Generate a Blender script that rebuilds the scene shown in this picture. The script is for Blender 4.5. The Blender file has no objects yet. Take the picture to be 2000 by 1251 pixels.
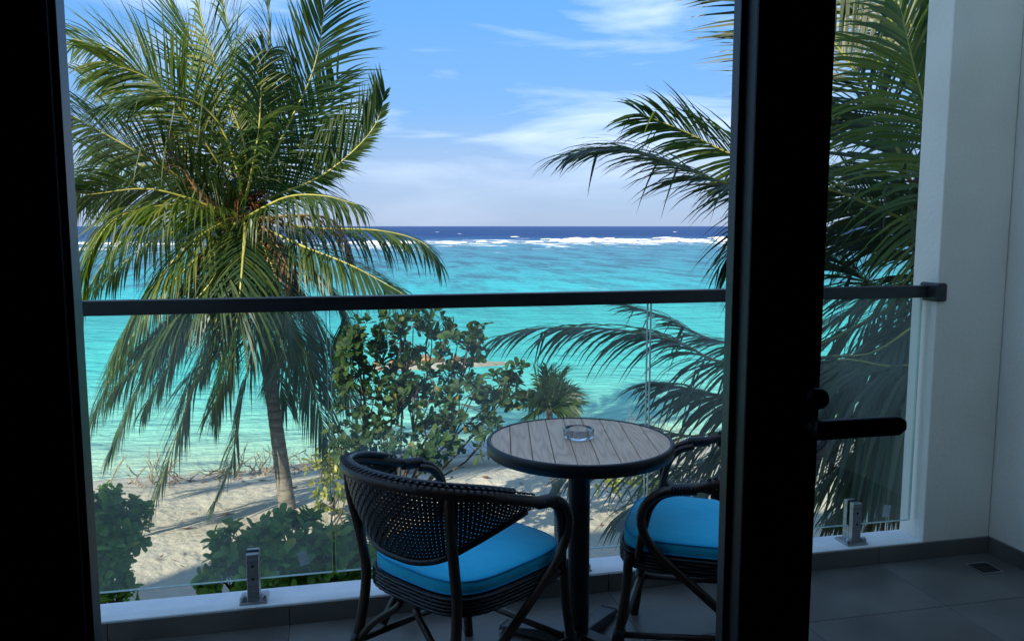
import bpy, bmesh, math, random
from mathutils import Vector, Matrix, noise as mnoise
R = math.radians
rnd = random.Random(7)
scene = bpy.context.scene
COL = scene.collection

# ------------------------------------------------------------------ camera
CAM = Vector((0, 0, 1.415)); FPX = 1600.0; PITCH = R(6.56); YAW = R(-12.8)
cd = bpy.data.cameras.new('camera'); cam = bpy.data.objects.new('camera', cd); COL.objects.link(cam)
cd.sensor_width = 36.0; cd.lens = 36.0 * FPX / 2000.0; cd.clip_start = 0.02; cd.clip_end = 80000
cam.location = CAM; cam.rotation_euler = (math.pi / 2 - PITCH, 0, YAW)
scene.camera = cam
scene.render.resolution_x = 1024; scene.render.resolution_y = 640

# ------------------------------------------------------------------ world, sun, exposure
CLOUD_LOC = (4.4, 1.1, 2.3)
SUN_EL = R(32.0)
SUN_H = Vector((-0.80, -0.60, 0)).normalized()                 # horizontal direction towards the sun
SUN_DIR = Vector((SUN_H.x * math.cos(SUN_EL), SUN_H.y * math.cos(SUN_EL), math.sin(SUN_EL)))
world = bpy.data.worlds.new('World'); scene.world = world; world.use_nodes = True
wn = world.node_tree; wn.nodes.clear()
def W(t, **k):
    n = wn.nodes.new(t)
    for a, b in k.items(): setattr(n, a, b)
    return n
out = W('ShaderNodeOutputWorld'); bg = W('ShaderNodeBackground'); bg.inputs['Strength'].default_value = 0.115
sky = W('ShaderNodeTexSky'); sky.sky_type = 'NISHITA'; sky.sun_disc = False
sky.sun_elevation = SUN_EL; sky.sun_rotation = math.atan2(SUN_H.x, SUN_H.y)
sky.altitude = 0; sky.air_density = 1.0; sky.dust_density = 0.3; sky.ozone_density = 2.0
hs = W('ShaderNodeMix', data_type='RGBA', blend_type='MULTIPLY'); hs.inputs[0].default_value = 1.0; hs.inputs[7].default_value = (0.60, 0.86, 1.10, 1)   # clear tropical air
wn.links.new(sky.outputs[0], hs.inputs[6])
# marine haze at the horizon all round; unseen zenith brightened to light the balcony
tcz = W('ShaderNodeTexCoord'); sz = W('ShaderNodeSeparateXYZ'); wn.links.new(tcz.outputs['Generated'], sz.inputs[0])
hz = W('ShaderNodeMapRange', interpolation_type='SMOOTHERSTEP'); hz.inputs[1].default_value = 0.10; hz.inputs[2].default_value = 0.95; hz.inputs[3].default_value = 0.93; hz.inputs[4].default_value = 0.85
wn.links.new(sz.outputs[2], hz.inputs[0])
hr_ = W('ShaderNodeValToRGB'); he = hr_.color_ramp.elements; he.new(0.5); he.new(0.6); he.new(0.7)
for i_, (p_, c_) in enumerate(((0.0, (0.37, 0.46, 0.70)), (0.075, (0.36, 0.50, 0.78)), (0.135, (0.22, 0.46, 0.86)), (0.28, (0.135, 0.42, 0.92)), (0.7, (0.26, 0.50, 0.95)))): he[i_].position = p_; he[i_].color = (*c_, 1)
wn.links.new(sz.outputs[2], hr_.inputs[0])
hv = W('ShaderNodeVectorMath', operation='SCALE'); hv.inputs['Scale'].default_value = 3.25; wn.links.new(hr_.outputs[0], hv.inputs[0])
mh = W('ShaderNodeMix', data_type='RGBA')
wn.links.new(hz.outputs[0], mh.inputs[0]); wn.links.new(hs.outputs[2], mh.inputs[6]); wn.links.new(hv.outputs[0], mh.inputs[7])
# clouds: stretched noise over the view direction, thin streaks high and a soft layer low
tc = W('ShaderNodeTexCoord'); mp = W('ShaderNodeMapping'); mp.inputs['Scale'].default_value = (1.5, 1.5, 9.0); mp.inputs['Location'].default_value = CLOUD_LOC; mp.inputs['Rotation'].default_value = (0, 0, R(-7))
wn.links.new(tc.outputs['Generated'], mp.inputs['Vector'])
n1 = W('ShaderNodeTexNoise'); n1.inputs['Scale'].default_value = 2.0; n1.inputs['Detail'].default_value = 7; n1.inputs['Roughness'].default_value = 0.54; n1.inputs['Distortion'].default_value = 0.5
wn.links.new(mp.outputs[0], n1.inputs['Vector'])
r1 = W('ShaderNodeValToRGB'); r1.color_ramp.elements[0].position = 0.47; r1.color_ramp.elements[1].position = 0.73
wn.links.new(n1.outputs['Fac'], r1.inputs[0])
cm = W('ShaderNodeMath', operation='MULTIPLY'); cm.inputs[1].default_value = 0.54
cl = W('ShaderNodeMapRange', interpolation_type='SMOOTHSTEP'); cl.inputs[1].default_value = 0.035; cl.inputs[2].default_value = 0.105; cl.inputs[3].default_value = 0.22; cl.inputs[4].default_value = 1.0
wn.links.new(sz.outputs[2], cl.inputs[0])
cf = W('ShaderNodeMath', operation='MULTIPLY'); wn.links.new(r1.outputs[0], cf.inputs[0]); wn.links.new(cl.outputs[0], cf.inputs[1])
wn.links.new(cf.outputs[0], cm.inputs[0])
mx = W('ShaderNodeMix', data_type='RGBA'); mx.inputs[7].default_value = (4.4, 4.8, 5.4, 1)
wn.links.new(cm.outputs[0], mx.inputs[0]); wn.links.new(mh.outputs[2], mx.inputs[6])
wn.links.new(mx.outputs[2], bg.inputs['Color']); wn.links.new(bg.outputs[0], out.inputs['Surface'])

sl = bpy.data.lights.new('sun', 'SUN'); sl.energy = 3.25; sl.angle = R(0.53); sl.color = (1.0, 0.88, 0.70)
so = bpy.data.objects.new('sun', sl); COL.objects.link(so); so.location = SUN_DIR * 60
so.rotation_euler = SUN_DIR.to_track_quat('Z', 'Y').to_euler()
scene.view_settings.view_transform = 'Standard'; scene.view_settings.look = 'None'
scene.view_settings.exposure = 1.47; scene.view_settings.gamma = 1.0; scene.view_settings.use_curve_mapping = False
scene.render.engine = 'CYCLES'
scene.cycles.max_bounces = 10; scene.cycles.transparent_max_bounces = 24; scene.cycles.use_denoising = True

# ------------------------------------------------------------------ helpers
def ray(px, py):
    x = (px - 1000) / FPX; y = -(py - 625.5) / FPX
    d = Vector((x, math.cos(PITCH) + y * math.sin(PITCH), -math.sin(PITCH) + y * math.cos(PITCH)))
    c, s = math.cos(YAW), math.sin(YAW)
    return Vector((c * d.x - s * d.y, s * d.x + c * d.y, d.z))
def atz(px, py, z): r = ray(px, py); return CAM + r * ((z - CAM.z) / r.z)
def atd(px, py, d): return CAM + ray(px, py) * d

class MB:
    def __init__(s): s.v = []; s.f = []; s.sm = []
    def add(s, vs, fs, smooth=False):
        o = len(s.v); s.v.extend([tuple(v) for v in vs])
        for f in fs: s.f.append([i + o for i in f]); s.sm.append(smooth)
    def box(s, lo, hi):
        x0, y0, z0 = lo; x1, y1, z1 = hi
        s.add([(x0,y0,z0),(x1,y0,z0),(x1,y1,z0),(x0,y1,z0),(x0,y0,z1),(x1,y0,z1),(x1,y1,z1),(x0,y1,z1)],
              [(0,3,2,1),(4,5,6,7),(0,1,5,4),(1,2,6,5),(2,3,7,6),(3,0,4,7)])
    def tube(s, pts, rad, n=8, caps=True):
        pts = [Vector(p) for p in pts]; m = len(pts)
        if not hasattr(rad, '__len__'): rad = [rad] * m
        vs = []; prev = None
        for i in range(m):
            t = (pts[min(i+1, m-1)] - pts[max(i-1, 0)]).normalized()
            if prev is None:
                a = Vector((0,0,1)) if abs(t.z) < 0.9 else Vector((1,0,0))
                u = t.cross(a).normalized()
            else:
                u = (prev - t * prev.dot(t)).normalized()
            prev = u; w = t.cross(u)
            for k in range(n):
                an = 2 * math.pi * k / n
                vs.append(pts[i] + (u * math.cos(an) + w * math.sin(an)) * rad[i])
        fs = []
        for i in range(m - 1):
            for k in range(n):
                fs.append((i*n+k, i*n+(k+1) % n, (i+1)*n+(k+1) % n, (i+1)*n+k))
        if caps: fs.append(tuple(range(n - 1, -1, -1))); fs.append(tuple((m-1)*n + k for k in range(n)))
        s.add(vs, fs, True)
    def lathe(s, prof, n=32, c=(0,0,0)):
        vs = []; fs = []
        for r, z in prof:
            for k in range(n):
                a = 2 * math.pi * k / n; vs.append((c[0] + r*math.cos(a), c[1] + r*math.sin(a), c[2] + z))
        for i in range(len(prof) - 1):
            for k in range(n): fs.append((i*n+k, i*n+(k+1) % n, (i+1)*n+(k+1) % n, (i+1)*n+k))
        s.add(vs, fs, True)
    def prism(s, poly, z0, z1):
        n = len(poly)
        s.add([(p[0], p[1], z0) for p in poly] + [(p[0], p[1], z1) for p in poly],
              [tuple(range(n-1, -1, -1)), tuple(range(n, 2*n))] + [(k, (k+1) % n, n+(k+1) % n, n+k) for k in range(n)])
    def mesh(s, name, mat):
        me = bpy.data.meshes.new(name); me.from_pydata(s.v, [], s.f)
        me.polygons.foreach_set('use_smooth', s.sm)
        me.materials.append(mat); me.update(); return me
    def build(s, name, mat, parent=None, bevel=0, loc=None):
        o = bpy.data.objects.new(name, s.mesh(name, mat)); COL.objects.link(o)
        if parent: o.parent = parent
        if loc: o.location = loc
        if bevel:
            b = o.modifiers.new('bevel', 'BEVEL'); b.width = bevel; b.segments = 2; b.limit_method = 'ANGLE'; b.angle_limit = R(40)
        return o
def tag(o, label=None, cat=None, group=None, kind=None):
    if label: o['label'] = label
    if cat: o['category'] = cat
    if group: o['group'] = group
    if kind: o['kind'] = kind
    return o
def empty(name, loc=(0,0,0), rz=0):
    o = bpy.data.objects.new(name, None); COL.objects.link(o); o.location = loc; o.rotation_euler = (0,0,rz); o.empty_display_size = 0.1; return o
def spline(ctrl, n):
    P = [Vector(p) for p in ctrl]
    P = [P[0] * 2 - P[1]] + P + [P[-1] * 2 - P[-2]]
    # chord lengths for even sampling
    segs = len(P) - 3; raw = []
    for i in range(segs):
        for k in range(24):
            t = k / 24; a, b, c, d = P[i], P[i+1], P[i+2], P[i+3]
            raw.append(0.5 * ((2*b) + (c-a)*t + (2*a-5*b+4*c-d)*t*t + (3*b-a-3*c+d)*t*t*t))
    raw.append(P[-2])
    L = [0]
    for i in range(1, len(raw)): L.append(L[-1] + (raw[i] - raw[i-1]).length)
    res = []; j = 0
    for i in range(n):
        s = L[-1] * i / (n - 1)
        while j < len(L) - 2 and L[j+1] < s: j += 1
        u = (s - L[j]) / max(1e-9, L[j+1] - L[j]); res.append(raw[j].lerp(raw[j+1], min(1, u)))
    return res

# ------------------------------------------------------------------ materials
def newmat(name):
    m = bpy.data.materials.new(name); m.use_nodes = True; nt = m.node_tree; nt.nodes.clear()
    o = nt.nodes.new('ShaderNodeOutputMaterial'); return m, nt, o
def N(nt, t, **k):
    n = nt.nodes.new(t)
    for a, b in k.items(): setattr(n, a, b)
    return n
def ramp(nt, src, stops):
    r = N(nt, 'ShaderNodeValToRGB'); e = r.color_ramp.elements
    while len(e) < len(stops): e.new(0.5)
    for i, (p, c) in enumerate(stops): e[i].position = p; e[i].color = (*c, 1) if len(c) == 3 else c
    nt.links.new(src, r.inputs[0]); return r
def pmat(name, c1, c2=None, scale=8, rough=0.5, rough2=None, bump=0.0, bscale=None, metal=0, spec=0.5, detail=6, stretch=None, lo=0.35, hi=0.65, sheen=0):
    m, nt, o = newmat(name); b = N(nt, 'ShaderNodeBsdfPrincipled'); nt.links.new(b.outputs[0], o.inputs[0])
    b.inputs['Roughness'].default_value = rough; b.inputs['Metallic'].default_value = metal; b.inputs['Specular IOR Level'].default_value = spec
    if sheen: b.inputs['Sheen Weight'].default_value = sheen
    co = N(nt, 'ShaderNodeTexCoord'); vec = co.outputs['Object']
    if stretch:
        mpn = N(nt, 'ShaderNodeMapping'); mpn.inputs['Scale'].default_value = stretch; nt.links.new(vec, mpn.inputs[0]); vec = mpn.outputs[0]
    nz = N(nt, 'ShaderNodeTexNoise'); nz.inputs['Scale'].default_value = scale; nz.inputs['Detail'].default_value = detail; nt.links.new(vec, nz.inputs['Vector'])
    rp = ramp(nt, nz.outputs['Fac'], [(lo, c1), (hi, c2 or c1)]); nt.links.new(rp.outputs[0], b.inputs['Base Color'])
    if rough2 is not None:
        mr = N(nt, 'ShaderNodeMapRange'); mr.inputs[3].default_value = rough; mr.inputs[4].default_value = rough2; mr.inputs[1].default_value = lo; mr.inputs[2].default_value = hi
        nt.links.new(nz.outputs['Fac'], mr.inputs[0]); nt.links.new(mr.outputs[0], b.inputs['Roughness'])
    if bump:
        nb = N(nt, 'ShaderNodeTexNoise'); nb.inputs['Scale'].default_value = bscale or scale * 4; nb.inputs['Detail'].default_value = 5; nt.links.new(vec, nb.inputs['Vector'])
        bp = N(nt, 'ShaderNodeBump'); bp.inputs['Strength'].default_value = bump; bp.inputs['Distance'].default_value = 0.01
        nt.links.new(nb.outputs['Fac'], bp.inputs['Height']); nt.links.new(bp.outputs[0], b.inputs['Normal'])
    return m
def leafmat(name, c1, c2, c3, trans=0.3, rough=0.42, spec=0.45, tcol=None, old=None):
    m, nt, o = newmat(name)
    g = N(nt, 'ShaderNodeNewGeometry'); oi = N(nt, 'ShaderNodeObjectInfo')
    ad = N(nt, 'ShaderNodeMath', operation='ADD'); fr = N(nt, 'ShaderNodeMath', operation='FRACT')
    nt.links.new(g.outputs['Random Per Island'], ad.inputs[0]); nt.links.new(oi.outputs['Random'], ad.inputs[1]); nt.links.new(ad.outputs[0], fr.inputs[0])
    rp = ramp(nt, fr.outputs[0], [(0.0, c1), (0.55, c2), (0.94, c3), (1.0, old or c3)])
    b = N(nt, 'ShaderNodeBsdfPrincipled'); b.inputs['Roughness'].default_value = rough; b.inputs['Specular IOR Level'].default_value = spec
    nt.links.new(rp.outputs[0], b.inputs['Base Color'])
    tr = N(nt, 'ShaderNodeBsdfTranslucent'); mxc = N(nt, 'ShaderNodeMix', data_type='RGBA', blend_type='MULTIPLY'); mxc.inputs[0].default_value = 1
    nt.links.new(rp.outputs[0], mxc.inputs[6]); mxc.inputs[7].default_value = (*(tcol or (1.35, 1.75, 0.6)), 1); nt.links.new(mxc.outputs[2], tr.inputs[0])
    ms = N(nt, 'ShaderNodeMixShader'); ms.inputs[0].default_value = trans
    nt.links.new(b.outputs[0], ms.inputs[1]); nt.links.new(tr.outputs[0], ms.inputs[2]); nt.links.new(ms.outputs[0], o.inputs[0])
    return m
def glassmat(name, tint, haze=0.0, hazec=(0.55, 0.62, 0.6), refl=0.06):
    m, nt, o = newmat(name)
    t = N(nt, 'ShaderNodeBsdfTransparent'); t.inputs[0].default_value = (*tint, 1)
    gl = N(nt, 'ShaderNodeBsdfGlossy'); gl.inputs['Roughness'].default_value = 0.0
    lw = N(nt, 'ShaderNodeLayerWeight'); lw.inputs[0].default_value = 0.5
    pw5 = N(nt, 'ShaderNodeMath', operation='POWER'); pw5.inputs[1].default_value = 5; nt.links.new(lw.outputs['Facing'], pw5.inputs[0])
    mr = N(nt, 'ShaderNodeMath', operation='MULTIPLY_ADD'); mr.inputs[1].default_value = 0.8; mr.inputs[2].default_value = refl; mr.use_clamp = True; nt.links.new(pw5.outputs[0], mr.inputs[0])
    ms = N(nt, 'ShaderNodeMixShader'); nt.links.new(mr.outputs[0], ms.inputs[0]); nt.links.new(t.outputs[0], ms.inputs[1]); nt.links.new(gl.outputs[0], ms.inputs[2])
    last = ms
    if haze:
        d = N(nt, 'ShaderNodeBsdfTranslucent'); d.inputs[0].default_value = (*hazec, 1)
        co = N(nt, 'ShaderNodeTexCoord'); nz = N(nt, 'ShaderNodeTexNoise'); nz.inputs['Scale'].default_value = 2.2; nz.inputs['Detail'].default_value = 7; nt.links.new(co.outputs['Object'], nz.inputs['Vector'])
        rp = ramp(nt, nz.outputs['Fac'], [(0.32, (haze*0.15,)*3), (0.70, (haze*2.2,)*3)])
        m2 = N(nt, 'ShaderNodeMixShader'); nt.links.new(rp.outputs[0], m2.inputs[0]); nt.links.new(ms.outputs[0], m2.inputs[1]); nt.links.new(d.outputs[0], m2.inputs[2]); last = m2
    nt.links.new(last.outputs[0], o.inputs[0]); return m

M = {}
M['white'] = pmat('white_plaster', (0.82,0.76,0.67), (0.91,0.86,0.78), scale=2.2, rough=0.85, bump=0.25, bscale=60, spec=0.2)
M['curb'] = pmat('white_coping', (0.74,0.76,0.78), (0.85,0.86,0.87), scale=9, rough=0.7, bump=0.2, bscale=50, spec=0.3)
M['tile'] = pmat('slate_tile', (0.090,0.083,0.075), (0.150,0.140,0.127), scale=3.5, rough=0.32, rough2=0.48, bump=0.08, bscale=90, spec=0.45)
M['grout'] = pmat('grout', (0.13,0.13,0.13), (0.18,0.18,0.18), scale=20, rough=0.9)
M['alu'] = pmat('black_aluminium', (0.006,0.006,0.007), (0.010,0.010,0.011), scale=30, rough=0.45, bump=0.03, bscale=400, spec=0.35)
M['rail'] = pmat('black_rail_coating', (0.010,0.011,0.013), (0.016,0.017,0.020), scale=25, rough=0.38, bump=0.03, bscale=300)
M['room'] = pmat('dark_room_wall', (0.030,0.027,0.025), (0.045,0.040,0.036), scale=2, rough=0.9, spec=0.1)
M['steel'] = pmat('brushed_steel', (0.32,0.33,0.34), (0.48,0.49,0.50), scale=12, rough=0.34, rough2=0.5, metal=0.9, stretch=(1,1,12))
M['rubber'] = pmat('black_rubber', (0.012,0.012,0.012), rough=0.6)
M['sticker'] = pmat('sticker_paper', (0.50,0.62,0.66), (0.60,0.70,0.74), scale=40, rough=0.6)
M['ink'] = pmat('sticker_ink', (0.16,0.24,0.30), rough=0.6)
M['glass'] = glassmat('balustrade_glass', (0.93,0.975,0.96), haze=0.042, refl=0.035)
M['glass_door'] = glassmat('door_glass', (0.97,0.985,0.98), haze=0.003, refl=0.02)
M['glass_edge'] = pmat('glass_edge', (0.52,0.64,0.60), (0.66,0.76,0.72), scale=30, rough=0.2)
M['rattan'] = pmat('dark_rattan', (0.020,0.009,0.006), (0.055,0.024,0.014), scale=14, rough=0.34, rough2=0.5, bump=0.12, bscale=60, stretch=(1,1,1))
M['weave'] = pmat('black_weave', (0.006,0.007,0.011), (0.014,0.015,0.022), scale=60, rough=0.35, bump=0.1, bscale=200)
M['cushion'] = pmat('blue_canvas', (0.016,0.58,0.90), (0.020,0.64,0.95), scale=5, rough=0.8, bump=0.8, bscale=11, sheen=0.25, spec=0.25)
M['piping'] = pmat('blue_piping', (0.006,0.38,0.72), (0.008,0.43,0.80), scale=20, rough=0.7)
M['tmetal'] = pmat('table_black_metal', (0.010,0.011,0.014), (0.018,0.019,0.023), scale=30, rough=0.4, bump=0.05, bscale=200)
M['bark'] = pmat('palm_bark', (0.10,0.085,0.07), (0.24,0.21,0.18), scale=3.5, rough=0.9, bump=0.8, bscale=9, stretch=(1,1,7), spec=0.15)
M['bark_dark'] = pmat('shrub_bark', (0.045,0.035,0.028), (0.12,0.10,0.08), scale=14, rough=0.9, bump=0.5, bscale=50, spec=0.15)
M['fibre'] = pmat('palm_fibre', (0.05,0.022,0.010), (0.20,0.085,0.03), scale=18, rough=0.95, bump=0.6, bscale=40, spec=0.1)
M['rachis'] = pmat('palm_rachis', (0.22,0.23,0.035), (0.38,0.35,0.07), scale=5, rough=0.45)
M['rachis_d'] = pmat('dry_rachis', (0.14,0.075,0.03), (0.26,0.15,0.06), scale=6, rough=0.8)
M['frond'] = leafmat('palm_leaf', (0.016,0.042,0.012), (0.030,0.066,0.016), (0.068,0.102,0.018), trans=0.34)
M['frond_sunlit'] = leafmat('palm_leaf_sunlit', (0.042,0.084,0.012), (0.082,0.125,0.015), (0.15,0.16,0.024), trans=0.38)  # sunlight yellow put into the leaf colour of the lit-side fronds
M['frond_d'] = leafmat('palm_leaf_dry', (0.07,0.045,0.018), (0.15,0.085,0.03), (0.25,0.15,0.055), trans=0.25, tcol=(1.3,1.1,0.8))
M['frond_n'] = leafmat('palm_leaf_near', (0.016,0.034,0.012), (0.028,0.050,0.016), (0.055,0.072,0.02), trans=0.28)
M['leaf'] = leafmat('shrub_leaf', (0.018,0.044,0.013), (0.030,0.066,0.018), (0.055,0.098,0.024), trans=0.26, rough=0.55, spec=0.22, old=(0.24,0.17,0.03))
M['leaf_b'] = leafmat('bush_leaf', (0.045,0.11,0.014), (0.080,0.175,0.022), (0.13,0.24,0.035), trans=0.3, rough=0.5, spec=0.25, old=(0.26,0.22,0.03))
M['leaf_y'] = leafmat('yellow_leaf', (0.14,0.17,0.018), (0.25,0.26,0.03), (0.36,0.34,0.06), trans=0.35, rough=0.4)
M['twig'] = pmat('dry_twig', (0.20,0.13,0.065), (0.42,0.30,0.17), scale=9, rough=0.9)
M['lounge'] = pmat('grey_lounger_plastic', (0.33,0.36,0.38), (0.45,0.48,0.50), scale=8, rough=0.5)
M['rock'] = pmat('brown_rock', (0.16,0.075,0.035), (0.40,0.24,0.12), scale=2.5, rough=0.95, bump=0.6, bscale=5)
M['foam'] = pmat('sea_foam', (0.80,0.82,0.83), (0.92,0.93,0.93), scale=0.5, rough=0.9, spec=0.1)
M['cig'] = pmat('cigarette_paper', (0.72,0.68,0.60), (0.8,0.77,0.70), scale=40, rough=0.8)
M['filter'] = pmat('cigarette_filter', (0.55,0.26,0.08), (0.62,0.33,0.12), scale=60, rough=0.8)

def sand_mat():
    m, nt, o = newmat('beach_sand'); b = N(nt, 'ShaderNodeBsdfPrincipled'); nt.links.new(b.outputs[0], o.inputs[0])
    b.inputs['Roughness'].default_value = 0.95; b.inputs['Specular IOR Level'].default_value = 0.15
    co = N(nt, 'ShaderNodeTexCoord')
    a = N(nt, 'ShaderNodeTexNoise'); a.inputs['Scale'].default_value = 0.8; a.inputs['Detail'].default_value = 8; nt.links.new(co.outputs['Object'], a.inputs['Vector'])
    rp = ramp(nt, a.outputs['Fac'], [(0.3, (0.38,0.335,0.265)), (0.55, (0.47,0.425,0.345)), (0.75, (0.53,0.49,0.41))])
    # wet sand by height near the waterline
    sx = N(nt, 'ShaderNodeSeparateXYZ'); nt.links.new(co.outputs['Object'], sx.inputs[0])
    mr = N(nt, 'ShaderNodeMapRange'); mr.inputs[1].default_value = -3.30; mr.inputs[2].default_value = -3.14; mr.inputs[3].default_value = 0.62; mr.inputs[4].default_value = 1.0
    nt.links.new(sx.outputs[2], mr.inputs[0])
    mu = N(nt, 'ShaderNodeMix', data_type='RGBA', blend_type='MULTIPLY'); mu.inputs[0].default_value = 1
    nt.links.new(rp.outputs[0], mu.inputs[6]); nt.links.new(mr.outputs[0], mu.inputs[7]); nt.links.new(mu.outputs[2], b.inputs['Base Color'])
    n2 = N(nt, 'ShaderNodeTexNoise'); n2.inputs['Scale'].default_value = 5; n2.inputs['Detail'].default_value = 8; nt.links.new(co.outputs['Object'], n2.inputs['Vector'])
    bp = N(nt, 'ShaderNodeBump'); bp.inputs['Strength'].default_value = 0.9; bp.inputs['Distance'].default_value = 0.09
    nt.links.new(n2.outputs['Fac'], bp.inputs['Height']); nt.links.new(bp.outputs[0], b.inputs['Normal'])
    return m
def sea_mat():
    m, nt, o = newmat('lagoon_water'); b = N(nt, 'ShaderNodeBsdfDiffuse'); gl = N(nt, 'ShaderNodeBsdfGlossy'); gl.inputs['Roughness'].default_value = 0.22
    fz = N(nt, 'ShaderNodeFresnel'); fz.inputs[0].default_value = 1.33; fm = N(nt, 'ShaderNodeMath', operation='MULTIPLY'); fm.inputs[1].default_value = 0.32; nt.links.new(fz.outputs[0], fm.inputs[0])
    mxs = N(nt, 'ShaderNodeMixShader'); nt.links.new(fm.outputs[0], mxs.inputs[0]); nt.links.new(b.outputs[0], mxs.inputs[1]); nt.links.new(gl.outputs[0], mxs.inputs[2]); nt.links.new(mxs.outputs[0], o.inputs[0])
    co = N(nt, 'ShaderNodeTexCoord'); sx = N(nt, 'ShaderNodeSeparateXYZ'); nt.links.new(co.outputs['Object'], sx.inputs[0])
    # distance off the shore, uneven
    wz = N(nt, 'ShaderNodeTexNoise'); wz.inputs['Scale'].default_value = 0.035; wz.inputs['Detail'].default_value = 6; nt.links.new(co.outputs['Object'], wz.inputs['Vector'])
    w1 = N(nt, 'ShaderNodeMath', operation='MULTIPLY_ADD'); w1.inputs[1].default_value = 0.9; w1.inputs[2].default_value = 0.55; nt.links.new(wz.outputs['Fac'], w1.inputs[0])
    di = N(nt, 'ShaderNodeMath', operation='MULTIPLY'); nt.links.new(sx.outputs[1], di.inputs[0]); nt.links.new(w1.outputs[0], di.inputs[1])
    lg = N(nt, 'ShaderNodeMath', operation='LOGARITHM'); lg.inputs[1].default_value = 10; nt.links.new(di.outputs[0], lg.inputs[0])
    # log10: 16 m 1.2, 40 m 1.6, 100 m 2.0, 200 m 2.3
    mr = N(nt, 'ShaderNodeMapRange'); mr.inputs[1].default_value = 1.1; mr.inputs[2].default_value = 2.6; nt.links.new(lg.outputs[0], mr.inputs[0])
    f = lambda d: (math.log10(d) - 1.1) / 1.5
    dep = ramp(nt, mr.outputs[0], [(f(14.5), (0.42,0.56,0.42)), (f(18.5), (0.24,0.58,0.47)), (f(27), (0.085,0.53,0.50)), (f(60), (0.055,0.42,0.46)), (f(110), (0.070,0.275,0.365)), (f(190), (0.085,0.25,0.35)), (f(300), (0.030,0.10,0.24)), (f(390), (0.016,0.052,0.165))])
    # reef patches
    mpp = N(nt, 'ShaderNodeMapping'); mpp.inputs['Scale'].default_value = (0.20, 0.055, 1); nt.links.new(co.outputs['Object'], mpp.inputs[0])
    rf = N(nt, 'ShaderNodeTexNoise'); rf.inputs['Scale'].default_value = 1.6; rf.inputs['Detail'].default_value = 8; rf.inputs['Roughness'].default_value = 0.72; nt.links.new(mpp.outputs[0], rf.inputs['Vector'])
    rr = ramp(nt, rf.outputs['Fac'], [(0.45, (0,0,0)), (0.60, (1,1,1))])
    rm = ramp(nt, mr.outputs[0], [(f(34), (0,0,0)), (f(50), (0.45,0.45,0.45)), (f(90), (0.85,0.85,0.85)), (f(230), (0.6,0.6,0.6)), (f(270), (0,0,0))])
    mm = N(nt, 'ShaderNodeMath', operation='MULTIPLY'); nt.links.new(rr.outputs[0], mm.inputs[0]); nt.links.new(rm.outputs[0], mm.inputs[1])
    m1 = N(nt, 'ShaderNodeMix', data_type='RGBA'); nt.links.new(mm.outputs[0], m1.inputs[0]); nt.links.new(dep.outputs[0], m1.inputs[6]); m1.inputs[7].default_value = (0.055,0.12,0.19,1)
    # foam left by the breakers on the outer reef
    fb = ramp(nt, mr.outputs[0], [(f(150), (0,0,0)), (f(185), (0.15,0.15,0.15)), (f(255), (0.20,0.20,0.20)), (f(320), (0,0,0))])
    mp3 = N(nt, 'ShaderNodeMapping'); mp3.inputs['Scale'].default_value = (0.10, 0.035, 1); nt.links.new(co.outputs['Object'], mp3.inputs[0])
    fn = N(nt, 'ShaderNodeTexNoise'); fn.inputs['Scale'].default_value = 1.3; fn.inputs['Detail'].default_value = 10; fn.inputs['Roughness'].default_value = 0.7; nt.links.new(mp3.outputs[0], fn.inputs['Vector'])
    fa = N(nt, 'ShaderNodeMath', operation='ADD'); nt.links.new(fb.outputs[0], fa.inputs[0]); nt.links.new(fn.outputs['Fac'], fa.inputs[1])
    ft_ = ramp(nt, fa.outputs[0], [(0.66, (0,0,0)), (0.76, (1,1,1))])
    m3 = N(nt, 'ShaderNodeMix', data_type='RGBA'); nt.links.new(ft_.outputs[0], m3.inputs[0]); nt.links.new(m1.outputs[2], m3.inputs[6]); m3.inputs[7].default_value = (0.80,0.83,0.84,1)
    nt.links.new(m3.outputs[2], b.inputs['Color'])
    # waves: long swell lines plus chop
    mp2 = N(nt, 'ShaderNodeMapping'); mp2.inputs['Scale'].default_value = (0.35, 1.0, 1); nt.links.new(co.outputs['Object'], mp2.inputs[0])
    c1 = N(nt, 'ShaderNodeTexNoise'); c1.inputs['Scale'].default_value = 0.9; c1.inputs['Detail'].default_value = 7; c1.inputs['Roughness'].default_value = 0.6; nt.links.new(mp2.outputs[0], c1.inputs['Vector'])
    bp = N(nt, 'ShaderNodeBump'); bp.inputs['Strength'].default_value = 1.0; bp.inputs['Distance'].default_value = 0.9; nt.links.new(c1.outputs['Fac'], bp.inputs['Height']); nt.links.new(bp.outputs[0], b.inputs['Normal']); nt.links.new(bp.outputs[0], gl.inputs['Normal']); nt.links.new(bp.outputs[0], fz.inputs['Normal'])
    return m
M['sand'] = sand_mat(); M['sea'] = sea_mat()

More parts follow.
